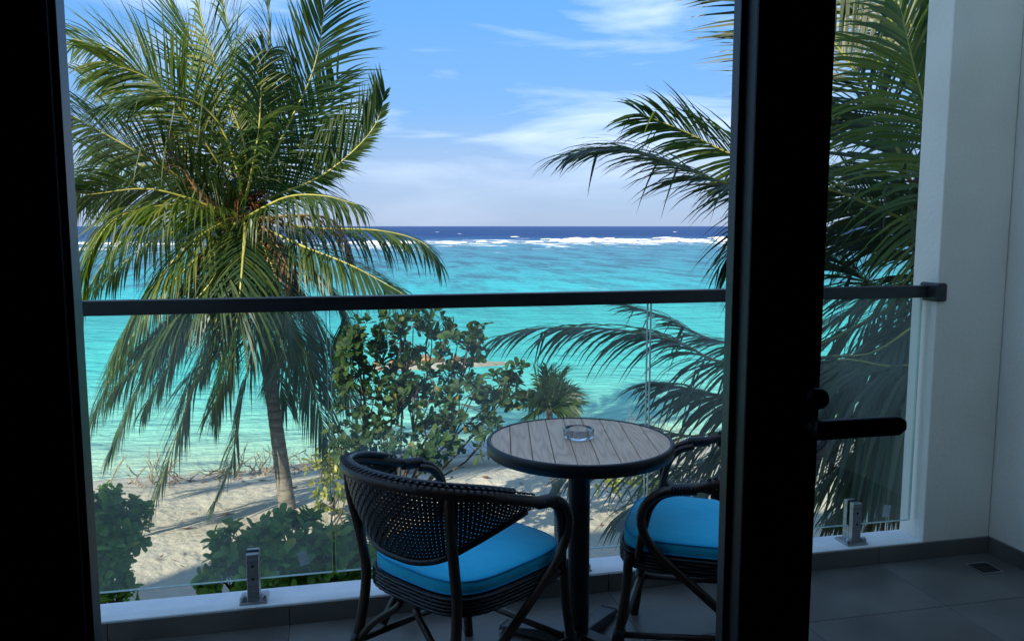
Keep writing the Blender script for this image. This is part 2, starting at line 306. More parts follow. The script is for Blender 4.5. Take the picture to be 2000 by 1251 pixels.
def wood_mat():
    m, nt, o = newmat('weathered_composite_wood'); b = N(nt, 'ShaderNodeBsdfPrincipled'); nt.links.new(b.outputs[0], o.inputs[0])
    b.inputs['Roughness'].default_value = 0.55
    co = N(nt, 'ShaderNodeTexCoord'); oi = N(nt, 'ShaderNodeObjectInfo')
    off = N(nt, 'ShaderNodeVectorMath', operation='SCALE'); off.inputs[0].default_value = (3.0, 7.0, 0); nt.links.new(oi.outputs['Random'], off.inputs['Scale'])
    ad = N(nt, 'ShaderNodeVectorMath', operation='ADD'); nt.links.new(co.outputs['Object'], ad.inputs[0]); nt.links.new(off.outputs[0], ad.inputs[1])
    mpn = N(nt, 'ShaderNodeMapping'); mpn.inputs['Scale'].default_value = (2.2, 0.16, 1); nt.links.new(ad.outputs[0], mpn.inputs[0])
    nz = N(nt, 'ShaderNodeTexNoise'); nz.inputs['Scale'].default_value = 9; nz.inputs['Detail'].default_value = 1; nt.links.new(mpn.outputs[0], nz.inputs['Vector'])
    ml = N(nt, 'ShaderNodeMath', operation='MULTIPLY'); ml.inputs[1].default_value = 11; nt.links.new(nz.outputs['Fac'], ml.inputs[0])
    fr = N(nt, 'ShaderNodeMath', operation='PINGPONG'); fr.inputs[1].default_value = 0.5; nt.links.new(ml.outputs[0], fr.inputs[0])
    rp = ramp(nt, fr.outputs[0], [(0.0, (0.62,0.40,0.27)), (0.25, (0.76,0.51,0.35)), (0.5, (0.82,0.56,0.39))]); nt.links.new(rp.outputs[0], b.inputs['Base Color'])
    bp = N(nt, 'ShaderNodeBump'); bp.inputs['Strength'].default_value = 0.35; bp.inputs['Distance'].default_value = 0.004; nt.links.new(fr.outputs[0], bp.inputs['Height']); nt.links.new(bp.outputs[0], b.inputs['Normal'])
    return m
M['wood'] = wood_mat()
def clear_glass():
    m, nt, o = newmat('ashtray_glass'); g = N(nt, 'ShaderNodeBsdfGlass'); g.inputs['IOR'].default_value = 1.5; g.inputs['Roughness'].default_value = 0.0; g.inputs['Color'].default_value = (0.95,0.98,1,1)
    nt.links.new(g.outputs[0], o.inputs[0]); return m
M['ashglass'] = clear_glass()

# ================================================================== SETTING
SEA_Z = -3.30
def shore(x): return 16.3 + 0.5 * math.sin(x * 0.35 + 1.0) + 0.25 * math.sin(x * 1.1) + 0.02 * x
def sand_h(x, y):
    s = shore(x); t = (y - (s - 4.2)) / 4.2
    h = -2.80
    if t > 0: h -= 0.5 * (t * t if t < 1 else 1 + (t - 1) * 1.6)
    n = mnoise.noise(Vector((x * 0.45, y * 0.45, 0))) * 0.10 + mnoise.noise(Vector((x * 1.7, y * 1.7, 3))) * 0.045 + mnoise.noise(Vector((x * 4.5, y * 4.5, 9))) * 0.02
    # ridge of drifted sand across the beach
    rx = y - (11.6 + 0.55 * (x + 0.6)); n += 0.10 * math.exp(-rx * rx * 3.0) * math.exp(-((x + 0.5) ** 2) * 0.08)
    return h + n * max(0.15, 1 - max(0, t))
def build_beach():
    b = MB(); xs = [-60,-45,-30,-20,-14] ; x = -10.0
    while x < 14.01: xs.append(x); x += 0.16
    xs += [18,25,35,50,80]
    ys = [-60,-30,-10,0,3.4]; y = 4.0
    while y < 19.0: ys.append(y); y += 0.16
    ys += [20,22,25,30]
    vs = [(x, y, sand_h(x, y)) for y in ys for x in xs]; n = len(xs)
    fs = [(j*n+i, j*n+i+1, (j+1)*n+i+1, (j+1)*n+i) for j in range(len(ys)-1) for i in range(n-1)]
    b.add(vs, fs, True); o = b.build('beach', M['sand']); tag(o, kind='structure')
build_beach()
b = MB()
ys = [12,14,16,18,20,24,30,40,60,100,200,400,1000,4000,12000,40000]; xs = [-40000,-8000,-1500,-300,-80,-20,0,20,80,300,1500,8000,40000]
b.add([(x, y, SEA_Z) for y in ys for x in xs], [(j*13+i, j*13+i+1, (j+1)*13+i+1, (j+1)*13+i) for j in range(len(ys)-1) for i in range(12)])
tag(b.build('sea', M['sea']), kind='structure')

# surf over the outer reef: mounds of broken water
def surf(name, n, x0, x1, y0, y1, sx, sy, sz, seed, bank=None):
    rs = random.Random(seed); b = MB(); bm = bmesh.new(); bmesh.ops.create_icosphere(bm, subdivisions=2, radius=1); base = [v.co.copy() for v in bm.verts]; fc = [[v.index for v in f.verts] for f in bm.faces]; bm.free()
    for k in range(n):
        x = rs.uniform(x0, x1); w = 0.5 + 0.9 * mnoise.noise(Vector((x * 0.022, seed * 1.7, 0)))
        if rs.random() > 0.25 + w: continue
        f_ = rs.random(); y = y0 + (y1 - y0) * f_; a = rs.uniform(.5, 1.3) * (0.5 + w); sd = rs.uniform(0, 90)
        S_ = Vector((sx * a * rs.uniform(.5, 1.6), sy * a, sz * a * (1 - .5 * f_) * rs.uniform(.5, 1.2)))
        vs = []
        for v in base:
            q = v * (0.8 + 0.55 * mnoise.noise(v * 2.1 + Vector((sd, 0, 0)))); vs.append((x + q.x * S_.x, y + q.y * S_.y, SEA_Z + q.z * S_.z))
        b.add(vs, fc, True)
    return tag(b.build(name, M['foam']), kind='stuff')
surf('surf_foam', 130, -150, 340, 225, 250, 3.2, 1.5, 0.62, 3)
surf('surf_foam', 120, 72, 190, 225, 310, 3.2, 2.4, 0.85, 8)
surf('surf_foam', 36, 90, 112, 166, 169, 3.0, 0.7, 0.28, 14)
surf('surf_foam', 14, 46, 56, 178, 180, 2.2, 0.7, 0.25, 19)
surf('surf_foam', 14, -100, 560, 270, 700, 2.0, 0.6, 0.40, 33)

# sandbank with brown rocks out in the lagoon
b = MB(); c = Vector((3.6, 27.2, SEA_Z)); vs = [c + Vector((0,0,0.14))]; fs = []
for ringi, (rr_, z) in enumerate([(0.55, 0.11), (0.85, 0.05), (1.05, -0.08)]):
    for k in range(40):
        a = 2*math.pi*k/40; rj = rr_ * (1 + 0.12 * math.sin(3*a + 1) + 0.06 * math.sin(7*a)); vs.append(c + Vector((2.7*rj*math.cos(a), 0.5*rj*math.sin(a), z)))
fs += [(0, 1+k, 1+(k+1) % 40) for k in range(40)]
for q in range(2): fs += [(1+q*40+k, 1+(q+1)*40+k, 1+(q+1)*40+(k+1) % 40, 1+q*40+(k+1) % 40) for k in range(40)]
b.add(vs, fs, True); tag(b.build('sandbank', M['sand']), kind='structure')
for i in range(7):
    bm = bmesh.new(); bmesh.ops.create_icosphere(bm, subdivisions=2, radius=1); sd = rnd.random()*50
    for v in bm.verts: v.co *= 0.75 + 0.5 * mnoise.noise(v.co * 1.3 + Vector((sd, 0, 0)))
    me = bpy.data.meshes.new('boulder'); bm.to_mesh(me); bm.free(); me.materials.append(M['rock'])
    o = bpy.data.objects.new('boulder', me); COL.objects.link(o); o.location = c + Vector((-1.9 + i*0.52 + rnd.uniform(-.1,.1), rnd.uniform(-.4,.4), 0.18)); s = rnd.uniform(0.16, 0.34); o.scale = (s*1.4, s, s*0.9); o.rotation_euler[2] = rnd.uniform(0, 6)
    tag(o, 'small brown boulder on the sandbank behind the leafy tree, %s from its left end' % ('first', 'second', 'third', 'fourth', 'fifth', 'sixth', 'seventh')[i], 'boulder', 'boulders on the sandbank')

# ------------------------------------------------------------------ balcony shell and building
RAIL_Y = 2.97; CURB_IN = 2.905; CURB_OUT = 3.055; CURB_H = 0.075; WALL_X = 2.80; PIL_X = 2.466; FAC_Y = 1.25; LEFT_X = -4.86
def struct(name, boxes, mat, bevel=0, parent=None):
    b = MB()
    for lo, hi in boxes: b.box(lo, hi)
    o = b.build(name, mat, parent, bevel); 
    if not parent: tag(o, kind='structure')
    return o
bal = struct('balcony_floor', [((LEFT_X-.2, FAC_Y-.10, -0.25), (WALL_X+.2, CURB_OUT, -0.004))], M['grout'])
TS = 0.60; GAP = 0.0025
tile_meshes = {}
gx = [2.243 - TS * k for k in range(-1, 13)]; gy = [2.50 - TS * k for k in range(-1, 4)]
for i in range(len(gx) - 1):
    for j in range(len(gy) - 1):
        x1, x0 = gx[i], gx[i+1]; y1, y0 = gy[j], gy[j+1]
        x0 = max(x0, LEFT_X); x1 = min(x1, WALL_X); y0 = max(y0, FAC_Y + 0.07); y1 = min(y1, CURB_IN)
        if x1 - x0 < 0.03 or y1 - y0 < 0.03: continue
        key = (round(x1-x0, 3), round(y1-y0, 3))
        if key not in tile_meshes:
            tb = MB(); w, h = (x1-x0)/2 - GAP/2, (y1-y0)/2 - GAP/2; e = 0.0015
            tb.add([(-w,-h,-.006),(w,-h,-.006),(w,h,-.006),(-w,h,-.006),(-w,-h,-e),(w,-h,-e),(w,h,-e),(-w,h,-e),(-w+e,-h+e,0),(w-e,-h+e,0),(w-e,h-e,0),(-w+e,h-e,0)],
                   [(8,9,10,11)] + [(k, (k+1) % 4, 4+(k+1) % 4, 4+k) for k in range(4)] + [(4+k, 4+(k+1) % 4, 8+(k+1) % 4, 8+k) for k in range(4)])
            tile_meshes[key] = tb.mesh('floor_tile', M['tile'])
        o = bpy.data.objects.new('floor_tile', tile_meshes[key]); COL.objects.link(o); o.parent = bal; o.location = ((x0+x1)/2, (y0+y1)/2, 0)
curb = struct('balcony_curb', [((LEFT_X, CURB_IN, -0.25), (PIL_X, CURB_OUT, CURB_H))], M['curb'], 0.006)
# skirting tiles on the curb and on the side wall
sk = -1.30
edges = [LEFT_X] + [x for x in sorted(gx) if LEFT_X + .05 < x < WALL_X - .05] + [WALL_X]
for a, c_ in zip(edges[:-1], edges[1:]):
    struct('skirting_tile', [((a + .002, CURB_IN - .012, 0.001), (c_ - .002, CURB_IN, CURB_H - .003))], M['tile'], 0.001, parent=curb)
side = struct('side_wall', [((WALL_X, FAC_Y - .1, -0.25), (WALL_X + .2, CURB_OUT, 2.62))], M['white'])
for j in range(len(gy) - 1):
    y1, y0 = min(gy[j], CURB_IN - .014), max(gy[j+1], FAC_Y + .07)
    if y1 - y0 > .05: struct('skirting_tile', [((WALL_X - .012, y0 + .002, 0.001), (WALL_X, y1 - .002, CURB_H - .003))], M['tile'], 0.001, parent=side)
struct('pillar_wall', [((PIL_X, CURB_IN, -0.25), (WALL_X - .002, CURB_OUT + .002, 2.62))], M['white'], 0.006)
struct('partition_wall', [((LEFT_X - .2, FAC_Y - .1, -0.25), (LEFT_X, CURB_OUT, 2.62))], M['white'])

# drain grate in the floor
dr = empty('floor_drain', (2.645, 2.757, 0.0005)); tag(dr, 'small dark square drain grate in the tiled floor by the wall', 'drain')
b = MB(); b.box((-.052,-.052,0), (.052,.052,.0008)); b.build('drain_well', M['rubber'], dr)
b = MB()
for s in ((-.052,-.052,-.045,.052), (.045,-.052,.052,.052), (-.045,-.052,.045,-.045), (-.045,.045,.045,.052)): b.box((s[0], s[1], .0008), (s[2], s[3], .003))
b.build('drain_frame', M['steel'], dr)
for k in range(5): b = MB(); b.box((-.045, -.036 + k*.016, .0009), (.045, -.029 + k*.016, .0025)); b.build('drain_bar', M['rubber'], dr)
# the dark room behind the doorway
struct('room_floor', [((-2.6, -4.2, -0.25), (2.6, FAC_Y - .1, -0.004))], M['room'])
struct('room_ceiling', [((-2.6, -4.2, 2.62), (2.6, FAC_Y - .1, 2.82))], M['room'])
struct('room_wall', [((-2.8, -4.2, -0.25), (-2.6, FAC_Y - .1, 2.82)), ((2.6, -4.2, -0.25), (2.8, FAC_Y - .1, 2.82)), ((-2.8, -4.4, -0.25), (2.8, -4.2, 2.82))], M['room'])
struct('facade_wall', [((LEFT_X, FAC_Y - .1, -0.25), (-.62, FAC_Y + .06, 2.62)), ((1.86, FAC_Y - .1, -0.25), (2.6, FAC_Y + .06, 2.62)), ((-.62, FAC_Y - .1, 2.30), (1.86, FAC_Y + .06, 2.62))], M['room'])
struct('outer_wall', [((LEFT_X, FAC_Y + .062, -0.003), (-.625, FAC_Y + .075, 2.82)), ((1.865, FAC_Y + .062, -0.003), (WALL_X, FAC_Y + .075, 2.82)), ((-.625, FAC_Y + .062, 2.31), (1.865, FAC_Y + .075, 2.82))], M['white'])
# the hotel block around this room: storeys above, wings to both sides, ground floor
struct('hotel_block', [((-14.0, -9, 2.83), (22, 1.2, 6.9)), ((-14.0, -9, -3.0), (-5.1, 1.2, 2.82)), ((-5.1, -9, -0.25), (-2.9, 1.1, 2.82)), ((3.05, -9, -3.0), (22, 1.2, 2.82)), ((-5.1, -9, -3.0), (3.05, 2.9, -0.26))], M['white'])

# ------------------------------------------------------------------ glass balustrade
bl = empty('glass_balustrade', (0.6, RAIL_Y, CURB_H)); tag(bl, 'glass balustrade with black top rail along the balcony edge', 'balustrade')
def under(o, p): o.parent = p; o.matrix_parent_inverse = Matrix.Translation(p.location).inverted(); return o
b = MB(); b.box((LEFT_X, RAIL_Y - .024, 1.118), (PIL_X + .03, RAIL_Y + .024, 1.168)); under(b.build('handrail', M['rail'], None, .004), bl)
b = MB(); b.box((PIL_X - .012, CURB_IN - .016, 1.104), (PIL_X + .036, RAIL_Y + .032, 1.182)); br = under(b.build('rail_bracket', M['rail'], None, .01), bl)
for k, (x0, x1) in enumerate(((-4.865, -3.660), (-3.645, -2.440), (-2.425, -1.229), (-1.213, -.005), (.011, 1.213), (1.230, 2.440))):
    b = MB(); b.box((x0, RAIL_Y - .006, .152), (x1, RAIL_Y + .006, 1.119)); g = under(b.build('glass_panel', M['glass']), bl)
    b = MB()
    b.box((x0 - .0032, RAIL_Y - .0062, .152), (x0 - .0002, RAIL_Y + .0062, 1.117)); b.box((x1 + .0002, RAIL_Y - .0062, .152), (x1 + .0032, RAIL_Y + .0062, 1.117)); b.box((x0, RAIL_Y - .0062, .1495), (x1, RAIL_Y + .0062, .1515))
    e = b.build('polished_edge', M['glass_edge']); e.parent = g
    sx, sz, an = ((-3.76, .21, 5), (-2.54, .21, -6), (-1.33, .22, 9), (-.106, .214, -14), (1.117, .235, 40), (2.325, .200, 8))[k]
    b = MB(); b.box((-.017, -.0004, -.026), (.017, .0004, .026)); st = b.build('sticker', M['sticker']); st.parent = g; st.location = (sx, RAIL_Y - .0068, sz); st.rotation_euler = (0, R(an), 0)
    for sxx in (x0 + .28, x1 - .277):
        sp = MB(); sp.box((sxx - .021, RAIL_Y - .034, CURB_H + .008), (sxx + .021, RAIL_Y - .0075, .255)); sp.box((sxx - .021, RAIL_Y + .0075, CURB_H + .008), (sxx + .021, RAIL_Y + .034, .255)); sp.box((sxx - .021, RAIL_Y - .0075, CURB_H + .008), (sxx + .021, RAIL_Y + .0075, .150))
        s_ = under(sp.build('spigot', M['steel'], None, .003), bl)
        p = MB(); p.box((sxx - .048, RAIL_Y - .048, CURB_H + .0005), (sxx + .048, RAIL_Y + .048, CURB_H + .0085)); q = p.build('base_plate', M['steel'], s_, .002)
        p = MB(); p.box((sxx - .0215, RAIL_Y - .0074, .150), (sxx + .0215, RAIL_Y - .0062, .2575)); p.box((sxx - .0215, RAIL_Y + .0062, .150), (sxx + .0215, RAIL_Y + .0074, .2575)); p.build('gasket', M['rubber'], s_)
        for dx in (-.035, .035):
            p = MB(); p.lathe([(0, .022), (.006, .022), (.010, .018), (.0125, .012), (.0125, 0)], 14, (sxx + dx, RAIL_Y - .032, CURB_H + .0085)); p.build('anchor_bolt', M['steel'], s_)
        for dz in (.165, .212):
            p = MB(); p.tube([(sxx, RAIL_Y - .0355, dz), (sxx, RAIL_Y - .033, dz)], .0055, 10); p.build('set_screw', M['rubber'], s_)

# ------------------------------------------------------------------ doors
dl = empty('glass_door', (0.74, FAC_Y, 0.02)); tag(dl, 'closed black aluminium glass door leaf with lever handle', 'door')
SX0, SX1, SY0, SY1 = .668, .805, 1.205, 1.262
b = MB(); b.box((SX0, SY0, .02), (SX1, SY1, 2.27)); stile = under(b.build('stile', M['alu'], None, .004), dl)
b = MB(); b.box((SX0 - .010, SY1 - .020, .02), (SX0 - .0005, SY1 + .006, 2.27)); b.build('seal_strip', M['rail'], stile, .002)
b = MB(); b.box((1.70, SY0, .02), (1.80, SY1, 2.27)); under(b.build('stile', M['alu'], None, .004), dl)
b = MB(); b.box((SX1 + .001, SY0 + .003, .02), (1.699, SY1 - .003, .14)); under(b.build('bottom_rail', M['alu'], None, .003), dl)
b = MB(); b.box((SX1 + .001, SY0 + .003, 2.17), (1.699, SY1 - .003, 2.27)); under(b.build('top_rail', M['alu'], None, .003), dl)
b = MB(); b.box((SX1 - .01, 1.230, .13), (1.705, 1.238, 2.18)); under(b.build('glass_pane', M['glass_door']), dl)
HX = .775; HZ = 1.088; hr = MB()
hr.tube(spline([(HX, SY0 + .002, HZ), (HX, SY0 - .030, HZ), (HX + .006, SY0 - .045, HZ), (HX + .02, SY0 - .052, HZ)], 10), .012, 12)
hd = under(hr.build('handle_neck', M['alu']), dl)
hb = MB(); n = 16; prof = []
x0h, x1h = HX - .012, HX + .152
for k in range(n + 1):
    t = k / n; x = x0h + (x1h - x0h) * t; e = 1.0
    if t > .92: e = math.sqrt(max(0, 1 - ((t - .92) / .08) ** 2)) * .45 + .55
    prof.append((x, .0165 * e))
vs = []; 
for x, hh in prof:
    for k in range(12):
        a = 2 * math.pi * k / 12; cx, sx_ = math.cos(a), math.sin(a)
        vs.append((x, SY0 - .052 + .009 * math.copysign(abs(cx) ** .5, cx), HZ + hh * math.copysign(abs(sx_) ** .5, sx_)))
fs = [(i*12+k, i*12+(k+1) % 12, (i+1)*12+(k+1) % 12, (i+1)*12+k) for i in range(n) for k in range(12)] + [tuple(range(11, -1, -1)), tuple(n*12+k for k in range(12))]
hb.add(vs, fs, True); hb.build('lever', M['alu'], hd)
lk = MB(); lk.tube([(HX + .008, SY0 + .002, HZ + .046), (HX + .008, SY0 - .034, HZ + .046)], .0165, 20); under(lk.build('lock_rose', M['alu']), dl)
# left jamb and the folded-back leaf
fr = empty('door_frame', (-.35, FAC_Y, 0)); tag(fr, 'black aluminium door frame at the left edge of the doorway', 'door frame')
b = MB(); b.box((-.62, 1.228, 0.0), (-.350, 1.262, 2.30)); under(b.build('jamb', M['alu'], None, .004), fr)
b = MB(); b.box((-.3495, 1.235, 0.0), (-.341, 1.275, 2.30)); under(b.build('jamb_lip', M['rail'], None, .001), fr)
b = MB(); b.box((-.349, 1.17, 2.272), (1.86, 1.262, 2.30)); under(b.build('head', M['alu'], None, .003), fr)
b = MB(); b.box((-.349, 1.17, 0.0), (1.80, 1.275, 0.019)); under(b.build('threshold', M['alu'], None, .003), fr)
b = MB(); b.box((1.801, 1.17, 0.0), (1.86, 1.275, 2.271)); under(b.build('jamb', M['alu'], None, .003), fr)

# ================================================================== FURNITURE
# ---- round table
TC = Vector((0.80, 2.515, 0)); TZ = 0.72; TR = 0.306
pa = atz(1117, 815, TZ); pb_ = atz(1153, 912, TZ); seam = math.atan2((pb_ - pa).y, (pb_ - pa).x)
tb = empty('bistro_table', TC, seam + math.pi/2); tag(tb, 'round bistro table with grey-brown plank top on a black pedestal', 'table')
b = MB(); b.lathe([(TR - .014, -.040), (TR - .004, -.040), (TR, -.036), (TR, -.002), (TR - .004, .002), (TR - .010, .002), (TR - .012, 0), (TR - .012, -.038), (TR - .014, -.040)], 72, (0,0,TZ)); b.build('edge_band', M['tmetal'], tb)
b = MB(); b.lathe([(0, -.030), (TR - .0125, -.030), (TR - .0125, -.016), (0, -.016)], 48, (0,0,TZ)); b.build('under_board', M['tmetal'], tb)
pw = 2 * (TR - .0125) / 9
for k in range(9):
    x0 = -(TR - .0125) + k * pw + .0012; x1 = x0 + pw - .0024; rr = TR - .0130
    poly = []
    for i in range(13): x = x0 + (x1 - x0) * i / 12; poly.append((x, -math.sqrt(max(rr*rr - x*x, 1e-6))))
    for i in range(12, -1, -1): x = x0 + (x1 - x0) * i / 12; poly.append((x, math.sqrt(max(rr*rr - x*x, 1e-6))))
    b = MB(); b.prism(poly, TZ - .0155, TZ - .0005); b.build('plank', M['wood'], tb, .0012)
b = MB(); b.lathe([(.036, .030), (.036, .64), (.05, .66), (.05, .689), (0, .689)], 28); b.lathe([(.12, .6885), (.12, .682), (.04, .678)], 24); b.build('pedestal', M['tmetal'], tb)
base = MB()
for k in range(4):
    a = R(45) + k * math.pi / 2 - (seam + math.pi/2) + R(4); ca, sa = math.cos(a), math.sin(a)
    prof = [(.02, .020, .062, .034), (.10, .014, .050, .034), (.20, .012, .034, .036), (.27, .010, .024, .038), (.285, .010, .020, .034)]
    vs = []
    for r, z0, z1, hw in prof:
        for (s, z) in ((-1, z0), (1, z0), (.8, z1), (-.8, z1)): vs.append((r*ca - s*hw*sa, r*sa + s*hw*ca, z))
    fs = [(i*4+q, i*4+(q+1) % 4, (i+1)*4+(q+1) % 4, (i+1)*4+q) for i in range(4) for q in range(4)] + [(0,1,2,3), (19,18,17,16)]
    f_ = MB(); f_.add(vs, fs); ft = f_.build('foot', M['tmetal'], tb, .003)
    g_ = MB(); g_.lathe([(0, 0.0005), (.014, 0.0005), (.014, .012), (0, .012)], 12, (.262*ca, .262*sa, 0)); g_.build('levelling_pad', M['rubber'], ft)
# ---- ashtray
ac = atz(1130, 851, TZ + .006)
at = empty('ashtray', (ac.x, ac.y, TZ + .0005)); tag(at, 'clear round glass ashtray on the table', 'ashtray')
b = MB(); b.lathe([(0, 0), (.046, 0), (.050, .004), (.051, .030), (.047, .033), (.043, .030), (.038, .012), (.034, .009), (0, .008)], 40); b.build('bowl', M['ashglass'], at)
for (x, y, z, a) in ((-.012, -.004, .0125, 14), (.010, .012, .0125, -12)):
    cg = empty('cigarette_butt', (ac.x + x, ac.y + y, TZ + .0005 + z), R(a)); tag(cg, 'cigarette butt lying in the front of the glass ashtray' if y < 0 else 'cigarette butt lying at the back of the glass ashtray', 'cigarette', 'cigarette butts in the ashtray')
    p = MB(); p.tube([(-.022, 0, 0), (.004, 0, 0)], .0038, 10); p.build('paper', M['cig'], cg)
    p = MB(); p.tube([(.0041, 0, 0), (.024, 0, 0)], .0039, 10); p.build('filter', M['filter'], cg)

# ---- rattan armchair, local +Y is the front
def make_chair(name, loc, heading, label):
    ch = empty(name, (loc[0], loc[1], 0), heading - math.pi/2); tag(ch, label, 'chair', 'rattan armchairs at the table')
    def mirror(pts): return [(-p[0], p[1], p[2]) for p in pts]
    # top rim, one bent pole from arm to arm
    half = [(0,-.335,.748), (.11,-.318,.746), (.205,-.262,.737), (.262,-.160,.716), (.282,-.03,.676), (.280,.055,.650)]
    rim = spline(mirror(half[::-1])[:-1] + half, 61)
    b = MB(); b.tube(rim, .0150, 12); top = b.build('top_rim', M['rattan'], ch)
    b = MB(); b.tube([p + Vector((p.x*-.05, .012, .017)) for p in rim[7:-7]], .0085, 8); b.build('rim_braid', M['weave'], top)
    # bound braid on top of the rim
    br_ = MB()
    for i in range(4, 57):
        for s in (0, 1):
            p = rim[i]; t = (rim[min(60, i+1)] - rim[i-1]).normalized(); u = t.cross(Vector((0,0,1))).normalized(); w = u.cross(t)
            q0 = p + w*.017 - u*.010 + t*(.004 if s else -.004); q1 = p + w*.020 + u*.012 + t*(-.004 if s else .004)
            br_.tube([q0, (q0+q1)/2 + w*.003, q1], .0028, 5)
    br_.build('braid_lacing', M['weave'], top)
    for s in (-1, 1):
        # arm loop: arm, rounded front, and the brace running back down to the rear leg
        lp = [(s*.280,.03,.654), (s*.278,.080,.647), (s*.275,.132,.630), (s*.269,.172,.590), (s*.264,.185,.540), (s*.258,.170,.484), (s*.250,.125,.425), (s*.236,.015,.330), (s*.212,-.13,.200)]
        b = MB(); b.tube(spline(lp, 34), .0140, 10); lo_ = b.build('arm_loop', M['rattan'], ch)
        ip = [(s*.260,.075,.638), (s*.256,.128,.618), (s*.251,.160,.577), (s*.246,.176,.52), (s*.240,.188,.46), (s*.236,.195,.40)]
        b = MB(); b.tube(spline(ip, 20), .0125, 8); b.build('inner_pole', M['rattan'], lo_)
        b = MB()
        for k in range(9):
            y = .025 + k*.0085; b.lathe([(.0172, -.004), (.0195, 0), (.0172, .004)], 10)
            nv = len(b.v) - 30
            for q in range(nv, len(b.v)):
                vx, vy, vz = b.v[q]; b.v[q] = (s*.2795 + vx, y + vz, .6555 - k*.0011 + vy)
        b.build('binding', M['weave'], lo_)
        # rear leg rising into the back post
        lg = [(s*.225,-.300,.0), (s*.212,-.262,.11), (s*.196,-.222,.26), (s*.190,-.205,.40), (s*.196,-.220,.52), (s*.206,-.243,.64), (s*.210,-.250,.732)]
        b = MB(); b.tube(spline(lg, 24), [.0150]*24, 10); rl = b.build('leg', M['rattan'], ch)
        b = MB(); b.tube([(s*.2045,-.2445,.165), (s*.2005,-.233,.215)], .0195, 10); b.build('binding', M['weave'], rl)
        fl = [(s*.232,.272,.0), (s*.226,.252,.15), (s*.218,.232,.30), (s*.214,.228,.41)]
        b = MB(); b.tube(spline(fl, 14), [.0150]*14, 10); f_l = b.build('leg', M['rattan'], ch)
        b = MB(); b.tube([(s*.2275,.2555,.125), (s*.2255,.249,.170)], .0195, 10); b.build('binding', M['weave'], f_l)
        # side stretcher and the small arch to the seat
        b = MB(); b.tube([(s*.226,.252,.15), (s*.203,-.238,.19)], .0105, 8); b.build('stretcher', M['rattan'], ch)
    b = MB(); b.tube([(-.203,-.238,.19), (.203,-.238,.19)], .0105, 8); b.build('stretcher', M['rattan'], ch)
    b = MB(); b.tube([(-.226,.252,.15), (.226,.252,.15)], .0105, 8); b.build('stretcher', M['rattan'], ch)
    for s in (-1, 1):
        b = MB(); b.tube(spline([(s*.203,-.238,.185), (s*.14,-.228,.26), (s*.085,-.218,.305), (s*.05,-.212,.33), (s*.03,-.21,.355)], 14), .0105, 8); b.build('brace', M['rattan'], ch)
    # seat ring with woven apron
    def outline(wf, wr, d0, d1, n=48):
        pts = []
        for k in range(n):
            a = 2*math.pi*k/n; cx, sy = math.cos(a), math.sin(a)
            ex = math.copysign(abs(cx) ** .55, cx); ey = math.copysign(abs(sy) ** (.55 if sy < 0 else .46), sy)
            w = wr + (wf - wr) * (ey + 1) / 2
            pts.append((w * ex, (d1 if ey > 0 else d0) * abs(ey) * (1 if ey > 0 else -1)))
        return pts
    def stack(rings, mat, nm, par):
        m = MB(); n = len(rings[0][0]); vs = []
        for pts, z in rings: vs += [(p[0], p[1], z if not callable(z) else z(p)) for p in pts]
        fs = [(i*n+k, i*n+(k+1) % n, (i+1)*n+(k+1) % n, (i+1)*n+k) for i in range(len(rings)-1) for k in range(n)]
        fs += [tuple(range(n-1, -1, -1)), tuple((len(rings)-1)*n + k for k in range(n))]
        m.add(vs, fs, True); return m.build(nm, mat, par)
    sr = stack([(outline(.228,.205,.205,0.2560), .368), (outline(.238,.214,.215,0.2660), .373), (outline(.242,.218,.219,0.2700), .385), (outline(.240,.216,.217,0.2680), .405), (outline(.236,.212,.212,0.2640), .418), (outline(.20,.18,.18,0.2223), .419)], M['weave'], 'seat_ring', ch)
    wv = MB()
    for q in range(5):
        ol = outline(.2405,.2165,.2175,0.2685, 96); z = .3735 + q * .0105
        wv.tube([(p[0] * (1.012 if (k + q) % 2 else 1.0), p[1] * (1.012 if (k + q) % 2 else 1.0), z) for k, p in enumerate(ol + [ol[0]])], .0054, 5, False)
    wv.build('apron_weave', M['weave'], sr)
    # crown the cushion slightly
    cu = [(outline(.215,.19,.19,0.2440), .420), (outline(.229,.206,.206,0.2580), .424), (outline(.234,.211,.211,0.2630), .433), (outline(.2335,.2105,.2105,0.2625), .454), (outline(.2285,.2055,.2055,0.2575), .463), (outline(.218,.196,.196,0.2470), .4675), (outline(.15,.135,.135,0.1720), .470), (outline(.07,.06,.06,0.0819), .4705)]
    cs = stack(cu, M['cushion'], 'cushion', ch)
    for z, gr in ((.4275, 0), (.4620, .002)):
        o_ = outline(.2325 - gr,.2095 - gr,.2095 - gr,0.2615 - gr, 64); p = MB(); p.tube([(q[0], q[1], z) for q in o_ + [o_[0]]], .0032, 6, False); p.build('piping', M['piping'], cs)
    # woven back: strands between the rim and a lower pole
    lowh = [(0,-.252,.512), (.08,-.246,.516), (.155,-.222,.538), (.215,-.165,.580), (.258,-.075,.622), (.277,.01,.650)]
    low = spline(mirror(lowh[::-1])[:-1] + lowh, 61)
    b = MB(); b.tube(low[2:-2], .0105, 8); b.build('lower_rim', M['weave'], ch)
    def S(u, v, off=0):
        x = u * 60; i = min(59, int(x)); f_ = x - i
        a = rim[i].lerp(rim[i+1], f_); c_ = low[i].lerp(low[i+1], f_); p = a.lerp(c_, v)
        bow = math.sin(math.pi * v) * .012; nrm = Vector((p.x, p.y + .02, 0)).normalized()
        return p + nrm * (bow + off)
    w_ = MB(); NU = 76; NV = 19
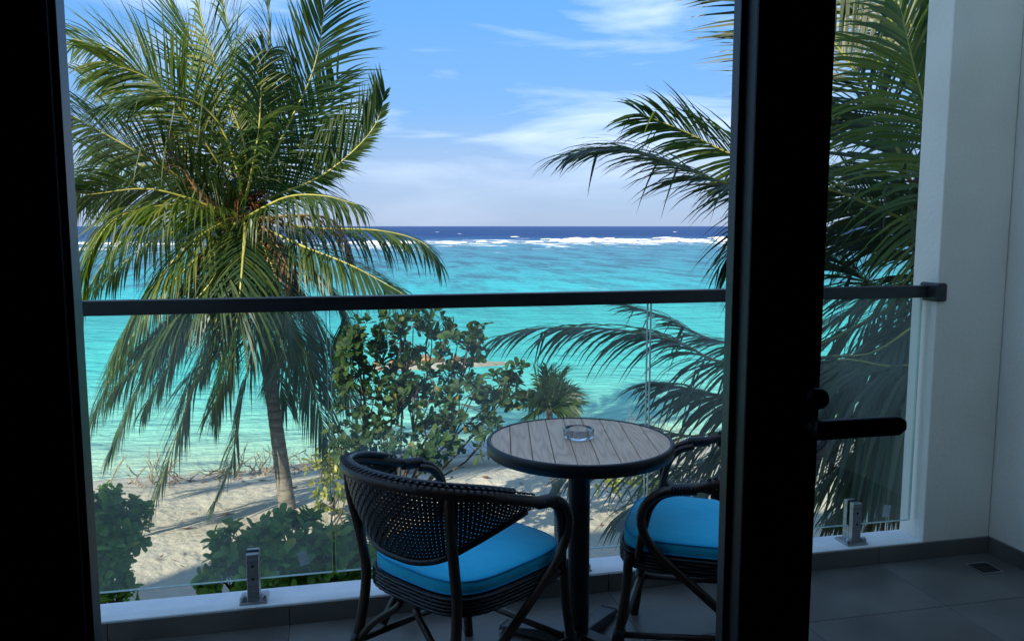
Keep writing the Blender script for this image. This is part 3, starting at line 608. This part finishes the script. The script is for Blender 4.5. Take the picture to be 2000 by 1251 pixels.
    def ribbon(pts, wid):
        vs = []; 
        for i, (p, w) in enumerate(zip(pts, wid)): vs += [p - w, p + w]
        w_.add(vs, [(2*i, 2*i+1, 2*i+3, 2*i+2) for i in range(len(pts)-1)])
    for j in range(1, NV):
        v = j / NV; pts = []; wd = []
        for i in range(NU * 2 + 1):
            u = .03 + .94 * i / (NU * 2); pts.append(S(u, v, .0010 * (1 if ((i // 2) + j) % 2 else -1))); wd.append((S(u, min(1, v + .41 / NV)) - S(u, v)))
        ribbon(pts, wd)
    for i in range(NU + 1):
        u = .03 + .94 * i / NU; pts = []; wd = []
        for j in range(NV * 2 + 1):
            v = j / (NV * 2); pts.append(S(u, v, .0010 * (-1 if (i + (j + 1) // 2) % 2 else 1))); wd.append(S(min(1, u + .41 * .94 / NU), v) - S(u, v))
        ribbon(pts, wd)
    w_.build('woven_back', M['weave'], ch)
    return ch
make_chair('rattan_armchair', (0.372, 2.335), R(36), 'rattan armchair with blue cushion seen from behind, left of the table')
make_chair('rattan_armchair', (1.195, 2.365), R(150), 'rattan armchair with blue cushion partly behind the door stile, right of the table')

# ================================================================== PLANTS
def frond(parent, ctrl, L=0.7, n=74, mat='frond', rmat='rachis', droop=0.5, width=0.034, r0=0.028, seed=0, start=0.12, vup=0.15, wind=None, fold=0.0, label=None, lefts=1.0, rights=1.0, ragged=0.1, roll=0.0):
    rs = random.Random(seed * 13 + 5); pts = spline(ctrl, 40)
    b = MB(); b.tube(pts, [r0 * (1 - .86 * (i / 39)) for i in range(40)], 6)
    ra = b.build('frond', M[rmat]); ra.parent = parent; ra.matrix_parent_inverse = Matrix.Translation(parent.location).inverted()
    if label: ra['label'] = label
    lv = MB(); wind = wind or Vector((0,0,0))
    for i in range(n):
        t = start + (1 - start) * (i + .5) / n
        x = t * 39; k = min(38, int(x)); p = pts[k].lerp(pts[k+1], x - k)
        T = (pts[min(39, k+2)] - pts[max(0, k-1)]).normalized()
        U = Vector((0,0,1)) - T * T.z
        if U.length < .08: U = Vector((0,1,0)) - T * T.y
        U.normalize(); Sd = T.cross(U); cr_, sr_ = math.cos(R(roll)), math.sin(R(roll)); U, Sd = U * cr_ + Sd * sr_, Sd * cr_ - U * sr_
        env = min(1, .45 + 2.4 * (t - start)) * (1 - .55 * max(0, (t - .62) / .38) ** 1.5)
        for s in (-1, 1):
            if rs.random() < ragged: continue
            ln = L * env * rs.uniform(.82, 1.08) * (lefts if s < 0 else rights)
            a = R(24 + 40 * t + rs.uniform(-5, 5))
            d = (Sd * s * math.cos(a) + T * math.sin(a) + U * (vup + rs.uniform(-.10, .10))).normalized()
            q = p.copy(); wv = (T - d * T.dot(d)).normalized(); nr = d.cross(wv); wv = (wv * math.cos(.5) + nr * s * math.sin(.5 + rs.uniform(-.35, .35))).normalized()
            g = droop * rs.uniform(.7, 1.35); vs = []; W_ = width * rs.uniform(.85, 1.1); segs = 5; kink = rs.random() < .06
            for j in range(segs + 1):
                f_ = j / segs; w = W_ * (.45 + 1.1 * f_ if f_ < .45 else .95 * (1 - f_) / .55 + .02) * .5
                vs += [q - wv * w, q + wv * w]
                d = (d + (Vector((0,0,-g)) + wind) * (.20 + .25 * f_)).normalized()
                if kink and j == 2: d = (d + Vector((0,0,-1.6))).normalized()
                q = q + d * (ln / segs)
            lv.add(vs, [(2*j, 2*j+1, 2*j+3, 2*j+2) for j in range(segs)])
    o = lv.build('leaflets', M[mat]); o.parent = ra
    return ra

def palm_trunk(parent, pts, rads, nm='trunk', mat='bark', rings=True):
    sp = spline(pts, 90); b = MB(); rr = []
    for i in range(90):
        x = i / 89 * (len(rads) - 1); k = min(len(rads) - 2, int(x)); r = rads[k] + (rads[k+1] - rads[k]) * (x - k)
        rr.append(r * (1 + (.03 if i % 3 == 0 else 0) + .03 * mnoise.noise(Vector((i * .3, 0, 0)))))
    b.tube(sp, rr, 18); o = b.build(nm, M[mat]); o.parent = parent; o.matrix_parent_inverse = Matrix.Translation(parent.location).inverted(); return o

# ---- tall palm on the left
PD = 12.0
gb = atz(566, 1010, -2.8)
lp_ = empty('coconut_palm', (gb.x, gb.y, -2.85)); tag(lp_, 'wind-swept coconut palm with a leaning trunk on the sand', 'palm tree', 'coconut palms')
def P(px, py, dd=0): return atd(px, py, PD + dd)
palm_trunk(lp_, [Vector((gb.x, gb.y, -2.9)), P(553, 930, .15), P(535, 800), P(520, 690), P(495, 560), P(472, 435)], [.130, .108, .094, .086, .086, .12])
CR = [(470, 425)]
FR = [
 # ctrl points after the crown (px, py, depth offset), kwargs
 ([(462,380,.1),(412,165,.3),(350,40,.2),(300,-60,.0)], dict(L=.95, mat='frond_sunlit', droop=.35, seed=1)),
 ([(455,375,0),(392,265,-.4),(300,160,-.8),(200,120,-1.0)], dict(L=.85, mat='frond_sunlit', droop=.55, seed=2, roll=55)),
 ([(468,350,-.3),(420,230,-.6),(340,190,-.9),(215,205,-1.2)], dict(L=.85, droop=.7, seed=3)),
 ([(430,390,.2),(330,250,.6),(240,110,.9),(140,75,1.0)], dict(L=.8, mat='frond_sunlit', droop=.45, seed=4, roll=60)),
 ([(430,400,-.2),(350,345,-.6),(260,292,-.9),(140,225,-1.0)], dict(L=.8, droop=.7, seed=5, roll=45)),
 ([(425,412,0),(330,335,.5),(220,330,.9),(130,390,1.2)], dict(L=.8, droop=.8, seed=6, roll=35)),
 ([(440,415,-.4),(340,400,-1.0),(220,432,-1.4),(155,545,-1.5)], dict(L=.85, droop=1.0, seed=7, roll=15, mat='frond_sunlit')),
 ([(440,432,-.4),(365,482,-.9),(285,580,-1.1),(225,690,-1.1)], dict(L=.8, droop=.9, seed=8, mat='frond_sunlit')),
 ([(455,445,-.7),(420,540,-1.2),(330,640,-1.3),(215,770,-1.2)], dict(L=.8, droop=1.0, seed=9)),
 ([(478,450,-.8),(470,560,-1.3),(455,680,-1.3),(415,800,-1.1)], dict(L=.75, droop=.9, seed=10)),
 ([(490,455,-.5),(505,600,-.9),(395,720,-.9),(352,830,-.8),(292,1005,-.7)], dict(L=.72, droop=.6, seed=11, ragged=.05)),
 ([(485,455,-.2),(500,620,-.4),(470,790,-.4),(452,900,-.3),(418,985,-.3)], dict(L=.55, droop=.6, seed=12, mat='frond')),
 ([(450,445,.5),(330,560,.8),(240,690,.9),(165,850,.9)], dict(L=.8, droop=1.0, seed=13)),
 ([(455,450,.3),(370,600,.4),(290,720,.3),(215,880,.2)], dict(L=.75, droop=.9, seed=14)),
 ([(500,455,.2),(550,580,.2),(600,720,.1),(640,860,0)], dict(L=.75, droop=.9, seed=15)),
 ([(500,450,.5),(570,560,.8),(640,660,.9),(690,790,.9)], dict(L=.75, droop=.9, seed=16)),
 ([(505,460,-.6),(545,560,-.9),(558,660,-.8),(528,745,-.7)], dict(L=.6, droop=.6, seed=17)),
 ([(500,440,-.2),(590,480,-.5),(690,520,-.7),(795,578,-.8)], dict(L=.6, droop=.9, seed=18, roll=25)),
 ([(505,430,.1),(610,445,.2),(740,450,.2),(822,472,.1),(856,510,.1)], dict(L=.62, droop=1.3, seed=19, roll=15, ragged=.25)),
 ([(490,420,-.5),(560,385,-.9),(630,382,-1.1),(700,400,-1.2)], dict(L=.6, droop=1.4, seed=20, roll=15, ragged=.2, mat='frond')),
 ([(505,395,0),(616,350,.1),(690,295,.2),(735,240,.2),(752,180,.2)], dict(L=.62, droop=.12, seed=21, ragged=.15, roll=85, lefts=1.0, rights=.3)),
 ([(495,380,0),(556,258,.1),(614,130,.1),(640,-30,.1)], dict(L=.72, droop=.15, seed=22, roll=85, ragged=.12, wind=Vector((.15,0,-.1)))),
 ([(490,370,.3),(530,240,.5),(528,100,.5),(525,20,.3),(535,-80,.1)], dict(L=.55, droop=.35, seed=23, roll=85)),
 ([(478,360,.6),(470,220,1.0),(450,80,1.2),(425,-60,1.2)], dict(L=.8, droop=.3, seed=24, roll=80)),
 ([(485,365,-.3),(505,260,-.5),(510,170,-.5),(520,100,-.4)], dict(L=.6, droop=.9, seed=25, roll=60)),
 ([(492,380,.6),(570,300,1.0),(620,230,1.2),(660,150,1.3)], dict(L=.8, droop=.35, seed=26, roll=70)),
 ([(500,440,.6),(600,520,1.2),(670,600,1.3),(660,720,1.3)], dict(L=.7, droop=.9, seed=27)),
 ([(440,400,.8),(330,440,1.4),(230,480,1.7),(150,600,1.8)], dict(L=.8, droop=.9, seed=28)),
]
for i, (cp, kw) in enumerate(FR):
    frond(lp_, [P(470 + rnd.uniform(-12, 12), 428 + rnd.uniform(-8, 8), rnd.uniform(-.1, .1))] + [P(*c) for c in cp], n=112, width=.036, **{**kw, 'L': kw['L'] * 1.55, 'ragged': kw.get('ragged', .1) + .07})
for i, cp in enumerate(([(400,330,.5),(280,200,1.0),(160,150,1.3)], [(420,400,.8),(300,330,1.3),(170,290,1.6)], [(430,430,.7),(300,470,1.3),(190,560,1.5)], [(450,470,.6),(380,580,1.0),(300,700,1.1)],
    [(510,470,.7),(590,580,1.2),(620,700,1.3)], [(480,300,-.3),(440,180,-.5),(400,60,-.6),(380,-40,-.6)],
    [(470,480,-.6),(430,600,-1.0),(400,720,-1.0)], [(460,500,.4),(410,640,.7),(350,800,.7)], [(490,500,.5),(520,640,.8),(560,790,.8)], [(450,500,-.2),(370,640,-.4),(280,800,-.4)], [(500,490,.2),(570,620,.4),(640,760,.4)], [(470,520,.8),(440,660,1.2),(420,820,1.2)], [(450,470,-.5),(380,570,-.9),(270,680,-1.0)], [(430,410,-.4),(300,370,-.8),(170,380,-1.0)])):
    frond(lp_, [P(470, 428, .1)] + [P(*c) for c in cp], L=1.05, n=96, width=.036, ragged=.2, droop=.45 if cp[-1][1] < 420 else .95, roll=60 if cp[-1][1] < 420 else 10, seed=200 + i, mat='frond_sunlit' if i in (0, 5) else 'frond')
for i, cp in enumerate(([(440,440,-.4),(380,520,-.7),(330,600,-.7)], [(520,450,-.5),(560,520,-.8),(575,600,-.8)], [(600,420,-.3),(660,440,-.4),(690,520,-.4)], [(420,400,-.5),(370,350,-.8),(330,260,-.8)])):
    frond(lp_, [P(472, 430, -.1)] + [P(*c) for c in cp], L=.5, n=46, mat='frond_d', rmat='rachis_d', droop=1.3, seed=60 + i, ragged=.3, label='dry brown frond')
# fibrous crown and coconuts
b = MB(); rs = random.Random(4); cc = P(472, 430)
for k in range(170):
    a = rs.uniform(0, 6.28); h0 = rs.uniform(-.45, .35); r0 = .13 + .05 * rs.random()
    p0 = cc + Vector((math.cos(a)*r0, math.sin(a)*r0, h0)); p1 = p0 + Vector((math.cos(a)*.16, math.sin(a)*.16, rs.uniform(.0, .22))); p2 = p1 + Vector((math.cos(a)*.14, math.sin(a)*.14, rs.uniform(-.35, .05)))
    b.tube([p0, p1, p2], [.016, .010, .003], 4)
o = b.build('crown_fibre', M['fibre']); o.parent = lp_; o.matrix_parent_inverse = Matrix.Translation(lp_.location).inverted()

# ---- near palm on the right, its crown hidden by the pillar
RD = 5.9
cR = atd(1880, 520, RD + .3)
rp_ = empty('coconut_palm', (cR.x + .2, cR.y + .3, -2.85)); tag(rp_, 'nearer coconut palm whose fronds fan out behind the door stile and pillar', 'palm tree', 'coconut palms')
palm_trunk(rp_, [(cR.x + .2, cR.y + .3, -2.9), (cR.x + .15, cR.y + .25, -1), (cR.x, cR.y, cR.z)], [.17, .13, .14])
def Q(px, py, dd=0): return atd(px, py, RD + dd)
RF = [
 ([(1700,420,.1),(1560,385,.2),(1420,358,.2),(1310,318,.2),(1215,292,.2),(1120,300,.1)], dict(L=.62, droop=.55, seed=31)),
 ([(1720,400,.6),(1600,350,.9),(1440,305,1.0),(1340,258,1.0),(1250,222,.9)], dict(L=.55, droop=.45, seed=32, roll=35, mat='frond')),
 ([(1790,380,0),(1725,228,0),(1625,78,0),(1520,-20,0),(1450,-60,0)], dict(L=.75, droop=.15, seed=33, roll=80)),
 ([(1830,350,.4),(1800,180,.6),(1740,40,.6),(1660,-80,.5)], dict(L=.8, droop=.5, seed=34, roll=60, mat='frond_sunlit')),
 ([(1800,450,-.2),(1700,400,-.3),(1600,370,-.2),(1500,420,0),(1420,500,.1)], dict(L=.6, droop=.8, seed=35, roll=30)),
 ([(1780,500,.3),(1680,470,.5),(1580,470,.7),(1480,520,.9)], dict(L=.7, droop=.7, seed=36)),
 ([(1800,540,0),(1720,560,0),(1640,510,.2),(1560,480,.4)], dict(L=.6, droop=.6, seed=37)),
 ([(1740,600,0),(1560,690,.1),(1410,706,.2),(1325,668,.2),(1200,643,.2),(1060,640,.1),(985,655,.1)], dict(L=.55, droop=.75, seed=38)),
 ([(1720,580,1.0),(1540,670,1.4),(1400,665,1.5),(1310,625,1.5),(1235,600,1.5)], dict(L=.55, droop=.45, seed=39, mat='frond')),
 ([(1760,650,0),(1600,740,0),(1450,775,.1),(1360,760,.2),(1290,748,.3)], dict(L=.62, droop=.9, seed=40, width=.045)),
 ([(1780,650,.5),(1620,770,.6),(1460,830,.6),(1350,850,.6),(1270,830,.6)], dict(L=.6, droop=1.0, seed=41)),
 ([(1790,700,.6),(1600,820,.7),(1430,890,.7),(1300,915,.7),(1180,905,.7),(1100,930,.6)], dict(L=.55, droop=.9, seed=42)),
 ([(1790,700,.2),(1620,840,.2),(1440,930,.2),(1310,950,.2),(1215,1000,.2)], dict(L=.55, droop=.7, seed=43)),
 ([(1830,600,-.6),(1780,640,-.8),(1700,690,-.8),(1600,700,-.6),(1520,760,-.4)], dict(L=.85, droop=1.3, seed=44)),
 ([(1860,640,-.8),(1820,700,-1.0),(1740,715,-1.0),(1630,705,-.9),(1560,790,-.7)], dict(L=.85, droop=1.5, seed=45)),
 ([(1850,650,0),(1800,760,0),(1740,860,0),(1650,980,0)], dict(L=.6, droop=.8, seed=47)),
 ([(1860,440,-.4),(1830,300,-.7),(1790,150,-.9),(1760,20,-.9)], dict(L=.7, droop=.6, seed=48, roll=70, mat='frond_sunlit')),
 ([(1850,460,.9),(1790,330,1.4),(1720,250,1.6),(1640,220,1.7)], dict(L=.8, droop=.7, seed=49, roll=45)),
 ([(1860,400,.8),(1830,240,1.2),(1790,90,1.3),(1750,-60,1.3)], dict(L=.8, droop=.4, seed=51, roll=60)),
 ([(1850,440,1.0),(1780,380,1.5),(1700,340,1.7),(1610,330,1.8)], dict(L=.75, droop=.7, seed=52)),
 ([(1860,620,1.0),(1800,720,1.5),(1740,830,1.6),(1700,950,1.6)], dict(L=.75, droop=.8, seed=55)),
 ([(1850,640,-.3),(1790,760,-.4),(1690,860,-.4),(1590,960,-.3)], dict(L=.6, droop=.9, seed=56)),
 ([(1800,640,1.0),(1640,740,1.5),(1500,820,1.7),(1370,900,1.7)], dict(L=.6, droop=.9, seed=57)),
]
for cp, kw in RF:
    kw.setdefault('mat', 'frond_n'); kw.setdefault('width', .030)
    frond(rp_, [cR + Vector((rnd.uniform(-.08,.08), rnd.uniform(-.08,.08), rnd.uniform(-.1,.1)))] + [Q(*c) for c in cp], n=100, r0=.020, **{**kw, 'L': kw['L'] * 1.45})
for i, cp in enumerate(([(1840,700,0),(1780,850,0),(1700,960,0),(1610,1020,0)], [(1850,700,.3),(1800,880,.3),(1740,980,.3),(1690,1030,.3)], [(1860,420,-.2),(1820,280,-.3),(1780,230,-.3)])):
    frond(rp_, [cR] + [Q(*c) for c in cp], L=.5, n=50, mat='frond_d', rmat='rachis_d', droop=.9, seed=80 + i, ragged=.2, label='dry orange-brown frond')

# ---- young palm seen past the table
YD = 10.2; yb = atz(1092, 1062, -2.8)
yp = empty('young_palm', (yb.x, yb.y, -2.85)); tag(yp, 'small young palm with a scaly stem behind the round table', 'palm tree')
palm_trunk(yp, [(yb.x, yb.y, -2.9), atd(1088, 980, YD - .1), atd(1078, 880, YD), atd(1072, 800, YD)], [.06, .052, .048, .042], mat='bark')
for i, (tx, ty, dd) in enumerate(((1045,735,.2),(1070,725,0),(1095,732,-.2),(1112,760,.1),(1035,765,-.2),(1025,790,.3),(1120,790,-.1),(1085,745,.5),(1055,760,-.5),(1040,810,-.3),(1105,815,.2),(1118,770,.4),(1030,775,.1))):
    frond(yp, [atd(1072, 802, YD), atd((1072+tx)/2, (802+ty)/2 - 8, YD + dd*.5), atd(tx, ty, YD + dd)], L=.40, n=40, mat='frond', droop=.5, width=.022, r0=.010, seed=100 + i, roll=rnd.uniform(0, 80))

# ---- broad-leaved shrubs
def leaf_mesh(name, mat, L=1.0, wr=.52):
    b = MB(); prof = [(0, .03), (.18, .16), (.42, .38), (.66, .50), (.84, .44), (.95, .24), (1.0, .03)]; vs = []
    for t, w in prof:
        z = -.16 * t * t + .05 * t; ww = w * wr; vs += [(-ww, t, z + ww*.32), (0, t, z), (ww, t, z + ww*.32)]
    fs = []
    for i in range(len(prof) - 1):
        fs += [(3*i, 3*i+1, 3*i+4, 3*i+3), (3*i+1, 3*i+2, 3*i+5, 3*i+4)]
    b.add(vs, fs, True); return b.mesh(name, mat)
def shrub(name, base, lobes, label, cat, mat, leaf_len=.13, seed=1, rosettes=90, per=9, stem_r=.03, split_n=300, bark='bark_dark', nodes=None, wr=.52, group=None):
    """lobes: list of (centre, radii, weight); stems run from the base to points in the lobes, a rosette of leaves at each twig end"""
    rs = random.Random(seed); root = empty(name, base); tag(root, label, cat, group)
    inv = Matrix.Translation(root.location).inverted()
    lm = leaf_mesh('leaf', M[mat], 1, wr)
    tips = []; st = MB(); wsum = sum(l[2] for l in lobes)
    for c_, rad, w in lobes:
        c_ = Vector(c_); b0 = Vector(base) + Vector((rs.uniform(-.15,.15), rs.uniform(-.15,.15), 0))
        hub = b0.lerp(c_ - Vector((0,0,rad[2]*.5)), .82); mid = b0.lerp(hub, .5) + Vector((rs.uniform(-.12,.12), rs.uniform(-.12,.12), .05))
        st.tube(spline([b0, mid, hub], 10), [stem_r*(1-.5*k/9) for k in range(10)], 7)
        nt_ = max(3, int(rosettes * w / wsum)); subs = []
        for k in range(max(2, nt_ // 6)):
            d = Vector((rs.gauss(0,1), rs.gauss(0,1), rs.gauss(.3,.8))).normalized(); q = c_ + Vector((d.x*rad[0], d.y*rad[1], d.z*rad[2])) * rs.uniform(.25,.6)
            st.tube(spline([hub, hub.lerp(q, .5) + Vector((rs.uniform(-.06,.06), rs.uniform(-.06,.06), .03)), q], 7), [stem_r*.5*(1-.5*j/6) for j in range(7)], 5); subs.append(q)
        for k in range(nt_):
            d = Vector((rs.gauss(0,1), rs.gauss(0,1), rs.gauss(.15,1))).normalized(); e = rs.uniform(.62,1.06); q = c_ + Vector((d.x*rad[0], d.y*rad[1], d.z*rad[2])) * e
            s0 = min(subs, key=lambda s_: (s_ - q).length)
            st.tube([s0, s0.lerp(q, .55) + Vector((0,0,-.03)), q], [stem_r*.3, stem_r*.22, stem_r*.15], 4)
            dr_ = ((q - s0).normalized() * .6 + d * .3 + Vector((0,0,.55))).normalized(); tips.append((q, dr_))
    o = st.build('branches', M[bark]); o.parent = root; o.matrix_parent_inverse = inv
    leaves = []
    for q, ax in tips:
        a0 = rs.uniform(0, 6.28); u = ax.orthogonal().normalized(); w = ax.cross(u); m_ = max(4, int(rs.gauss(per, 1.5)))
        for k in range(m_):
            a = a0 + k * 2.4; el = rs.uniform(.15, 1.0); out_ = (u*math.cos(a) + w*math.sin(a)); d = (out_ * math.cos(el) + ax * math.sin(el)).normalized()
            pos = q - ax * rs.uniform(0, .07) ; sc = leaf_len * rs.uniform(.45, 1.25)
            X = d.cross(ax); X = X.normalized() if X.length > .05 else u; Z = X.cross(d)
            tw = rs.uniform(-.5, .5); X2 = X*math.cos(tw) + Z*math.sin(tw); Z2 = X2.cross(d)
            mt = Matrix((X2*sc, d*sc, Z2*sc)).transposed().to_4x4(); mt.translation = pos; leaves.append(mt)
    leaves.sort(key=lambda m: (m.translation - CAM).length)
    for mt in leaves[:split_n]:
        o = bpy.data.objects.new('leaf', lm); COL.objects.link(o); o.parent = root; o.matrix_parent_inverse = inv; o.matrix_basis = mt
    if len(leaves) > split_n:
        b = MB(); lv = [v.co.copy() for v in lm.vertices]; lf = [tuple(p.vertices) for p in lm.polygons]
        for mt in leaves[split_n:]: b.add([mt @ v for v in lv], lf, True)
        o = b.build('foliage', M[mat]); o.parent = root; o.matrix_parent_inverse = inv; o['kind'] = 'stuff'
    return root
def lobe(px, py, d, rx, rz, w, ry=None): return (atd(px, py, d), (rx, ry or rx, rz), w)
TD = 10.6; tbp = atz(760, 1010, -2.8)
shrub('broadleaf_tree', (tbp.x, tbp.y, -2.85), [
  lobe(700,670,TD,.28,.38,1.0), lobe(790,655,TD+.2,.42,.42,1.8), lobe(850,640,TD+.5,.30,.35,.8), lobe(900,700,TD,.35,.42,1.2), lobe(935,665,TD,.16,.25,.5), lobe(700,780,TD-.1,.30,.40,1.0),
  lobe(820,780,TD-.2,.42,.40,1.5), lobe(910,790,TD-.3,.40,.38,1.3), lobe(985,765,TD-.1,.26,.34,1.0), lobe(860,850,TD-.5,.35,.28,1.0), lobe(950,850,TD-.5,.22,.28,.6), lobe(740,850,TD-.3,.30,.28,.7), lobe(1010,720,TD,.16,.12,.25), lobe(680,860,TD-.2,.26,.30,.8), lobe(800,880,TD-.6,.34,.24,.8), lobe(690,720,TD+.1,.24,.3,.7), lobe(760,740,TD+.2,.34,.34,.8)],
  'leafy broad-leaved tree with bare twigs between the palm and the table', 'tree', 'leaf', leaf_len=.128, seed=3, rosettes=400, per=9, stem_r=.024)
bb = atz(585, 1235, -2.8)
shrub('leafy_bush', (bb.x, bb.y, -2.85), [
  lobe(470,1075,8.2,.34,.24,1.2), lobe(570,1045,8.4,.36,.26,1.4), lobe(545,1120,8.0,.42,.25,1.3), lobe(640,1100,8.2,.32,.30,1.1), lobe(440,1125,8.0,.25,.2,.7), lobe(700,1060,8.6,.34,.34,1.1), lobe(720,1130,8.3,.32,.3,.9), lobe(600,1170,8.0,.5,.2,1.0)],
  'dense bright green bush at the foot of the palm trunk, beside the glass clamp', 'bush', 'leaf_b', leaf_len=.135, seed=8, rosettes=360, per=11, stem_r=.022)
lb = atz(215, 1260, -2.8)
shrub('leafy_bush', (lb.x, lb.y, -2.85), [
  lobe(205,990,8.6,.20,.20,1.0), lobe(180,1050,8.4,.30,.30,1.4), lobe(245,1040,8.5,.22,.22,.8), lobe(215,1110,8.2,.24,.26,.8), lobe(170,1150,8.2,.25,.2,.6), lobe(265,1000,8.6,.12,.14,.35), lobe(235,1170,8.1,.16,.14,.3)],
  'tall leggy green bush at the left edge beside the door frame', 'bush', 'leaf_b', leaf_len=.125, seed=21, rosettes=170, per=10, stem_r=.02)
yb2 = atz(650, 1040, -2.8)
shrub('yellow_shrub', (yb2.x, yb2.y, -2.85), [
  lobe(630,915,11.8,.26,.26,1.2), lobe(665,890,11.9,.2,.2,.8), lobe(645,965,11.6,.24,.26,.9), lobe(680,940,11.6,.2,.3,.6)],
  'yellow-green sunlit shrub between the palm trunk and the wicker chair', 'shrub', 'leaf_y', leaf_len=.095, seed=31, rosettes=80, per=9, stem_r=.016)
yb3 = atz(1225, 975, -2.8)
shrub('yellow_shrub', (yb3.x, yb3.y, -2.85), [lobe(1215,930,12.2,.3,.2,1), lobe(1260,945,12.1,.25,.18,.8), lobe(1180,945,12.2,.2,.15,.5)],
  'low yellow-green shrub on the sand behind the table edge', 'shrub', 'leaf_y', leaf_len=.11, seed=37, rosettes=30, per=8, stem_r=.012)

# ---- bare dry branches at the waterline
def dry_pile(px, py, label, seed, n=26, spread=.9, h=.6):
    rs = random.Random(seed); c_ = atz(px, py, -2.95); root = empty('dry_branches', (c_.x, c_.y, sand_h(c_.x, c_.y) - .03)); tag(root, label, 'branches', 'dry branches on the beach'); inv = Matrix.Translation(root.location).inverted()
    for k in range(n):
        p = root.location + Vector((rs.gauss(0, spread*.4), rs.gauss(0, .25), 0)); a = rs.uniform(0, 6.28); d = Vector((math.cos(a), math.sin(a)*.5, rs.uniform(.1, .9))).normalized(); ln = rs.uniform(.3, .95) * h * 1.5
        pts = [p]; 
        for j in range(5): d = (d + Vector((rs.uniform(-.3,.3), rs.uniform(-.3,.3), rs.uniform(-.25,.2)))).normalized(); pts.append(pts[-1] + d * ln / 5)
        b = MB(); b.tube(pts, [.014 * (1 - .15*j) for j in range(6)], 5)
        for q in (2, 3, 4):
            dd = (d + Vector((rs.uniform(-.9,.9), rs.uniform(-.9,.9), rs.uniform(0,.7)))).normalized(); b.tube([pts[q], pts[q] + dd * ln*.2, pts[q] + dd * ln*.34 + Vector((0,0,.03))], [.007, .005, .002], 4)
        o = b.build('branch', M['twig']); o.parent = root; o.matrix_parent_inverse = inv
dry_pile(290, 935, 'pale dry branches heaped on the sand at the far left waterline', 1, 24, .8, .5)
dry_pile(480, 915, 'tangle of dry branches left of the palm trunk', 2, 40, 1.3, .55)
dry_pile(620, 905, 'dry branches on the sand right of the palm trunk', 3, 18, .8, .4)

# ---- beach lounger
lc = atz(880, 905, -2.86); lz = sand_h(lc.x, lc.y)
lo = empty('beach_lounger', (lc.x, lc.y, lz), R(8)); tag(lo, 'grey flat beach lounger standing on the sand by the water', 'lounger')
b = MB()
for s in (-1, 1): b.box((-.95, s*.30 - .02, .24), (.95, s*.30 + .02, .29))
for x in (-.95, .93): b.box((x, -.28, .24), (x + .02, .28, .29))
b.build('frame', M['lounge'], lo, .006)
for k in range(15): b = MB(); b.box((-.92 + k*.122, -.279, .292), (-.82 + k*.122, .279, .305)); b.build('slat', M['lounge'], lo)
for x in (-.8, .8):
    for s in (-1, 1):
        b = MB(); b.tube([(x, s*.27, .24), (x*1.04, s*.29, -.03)], .022, 8); b.build('leg', M['lounge'], lo)

# ---- thin beach grass past the table
rs = random.Random(12); b = MB()
for k in range(190):
    px = rs.uniform(1110, 1330); g0 = atz(px, rs.uniform(868, 905), -2.9); g0.z = sand_h(g0.x, g0.y); h = rs.uniform(.25, .75) * (1.3 if rs.random() < .1 else 1); lean = Vector((rs.gauss(.05,.12), rs.gauss(0,.1), 0))
    pts = [g0, g0 + lean*h*.3 + Vector((0,0,h*.5)), g0 + lean*h + Vector((0,0,h))]
    b.tube(pts, [.006, .005, .002], 4)
tag(b.build('beach_grass', M['twig']), 'thin dry grass on the shore behind the table', 'grass', kind='stuff')

# ---- fallen leaves and weed scattered over the sand
rs = random.Random(77); b = MB()
for k in range(420):
    if k < 260: x, y = rs.uniform(-6, 8), rs.uniform(7, 15)
    else:
        x = rs.uniform(-7, 9); y = shore(x) - 1.5 + rs.gauss(0, .18)
    z = sand_h(x, y) + .012; a = rs.uniform(0, 6.28); l = rs.uniform(.03, .09) * (1.8 if rs.random() < .1 else 1); w = l * rs.uniform(.15, .4); ca, sa = math.cos(a), math.sin(a)
    b.add([(x - l*ca, y - l*sa, z), (x - w*sa, y + w*ca, z + rs.uniform(0, .02)), (x + l*ca, y + l*sa, z + rs.uniform(0, .03)), (x + w*sa, y - w*ca, z)], [(0, 1, 2, 3)])
tag(b.build('leaf_litter', M['fibre']), 'brown leaf litter and weed scattered on the beach sand', 'leaf litter', kind='stuff')
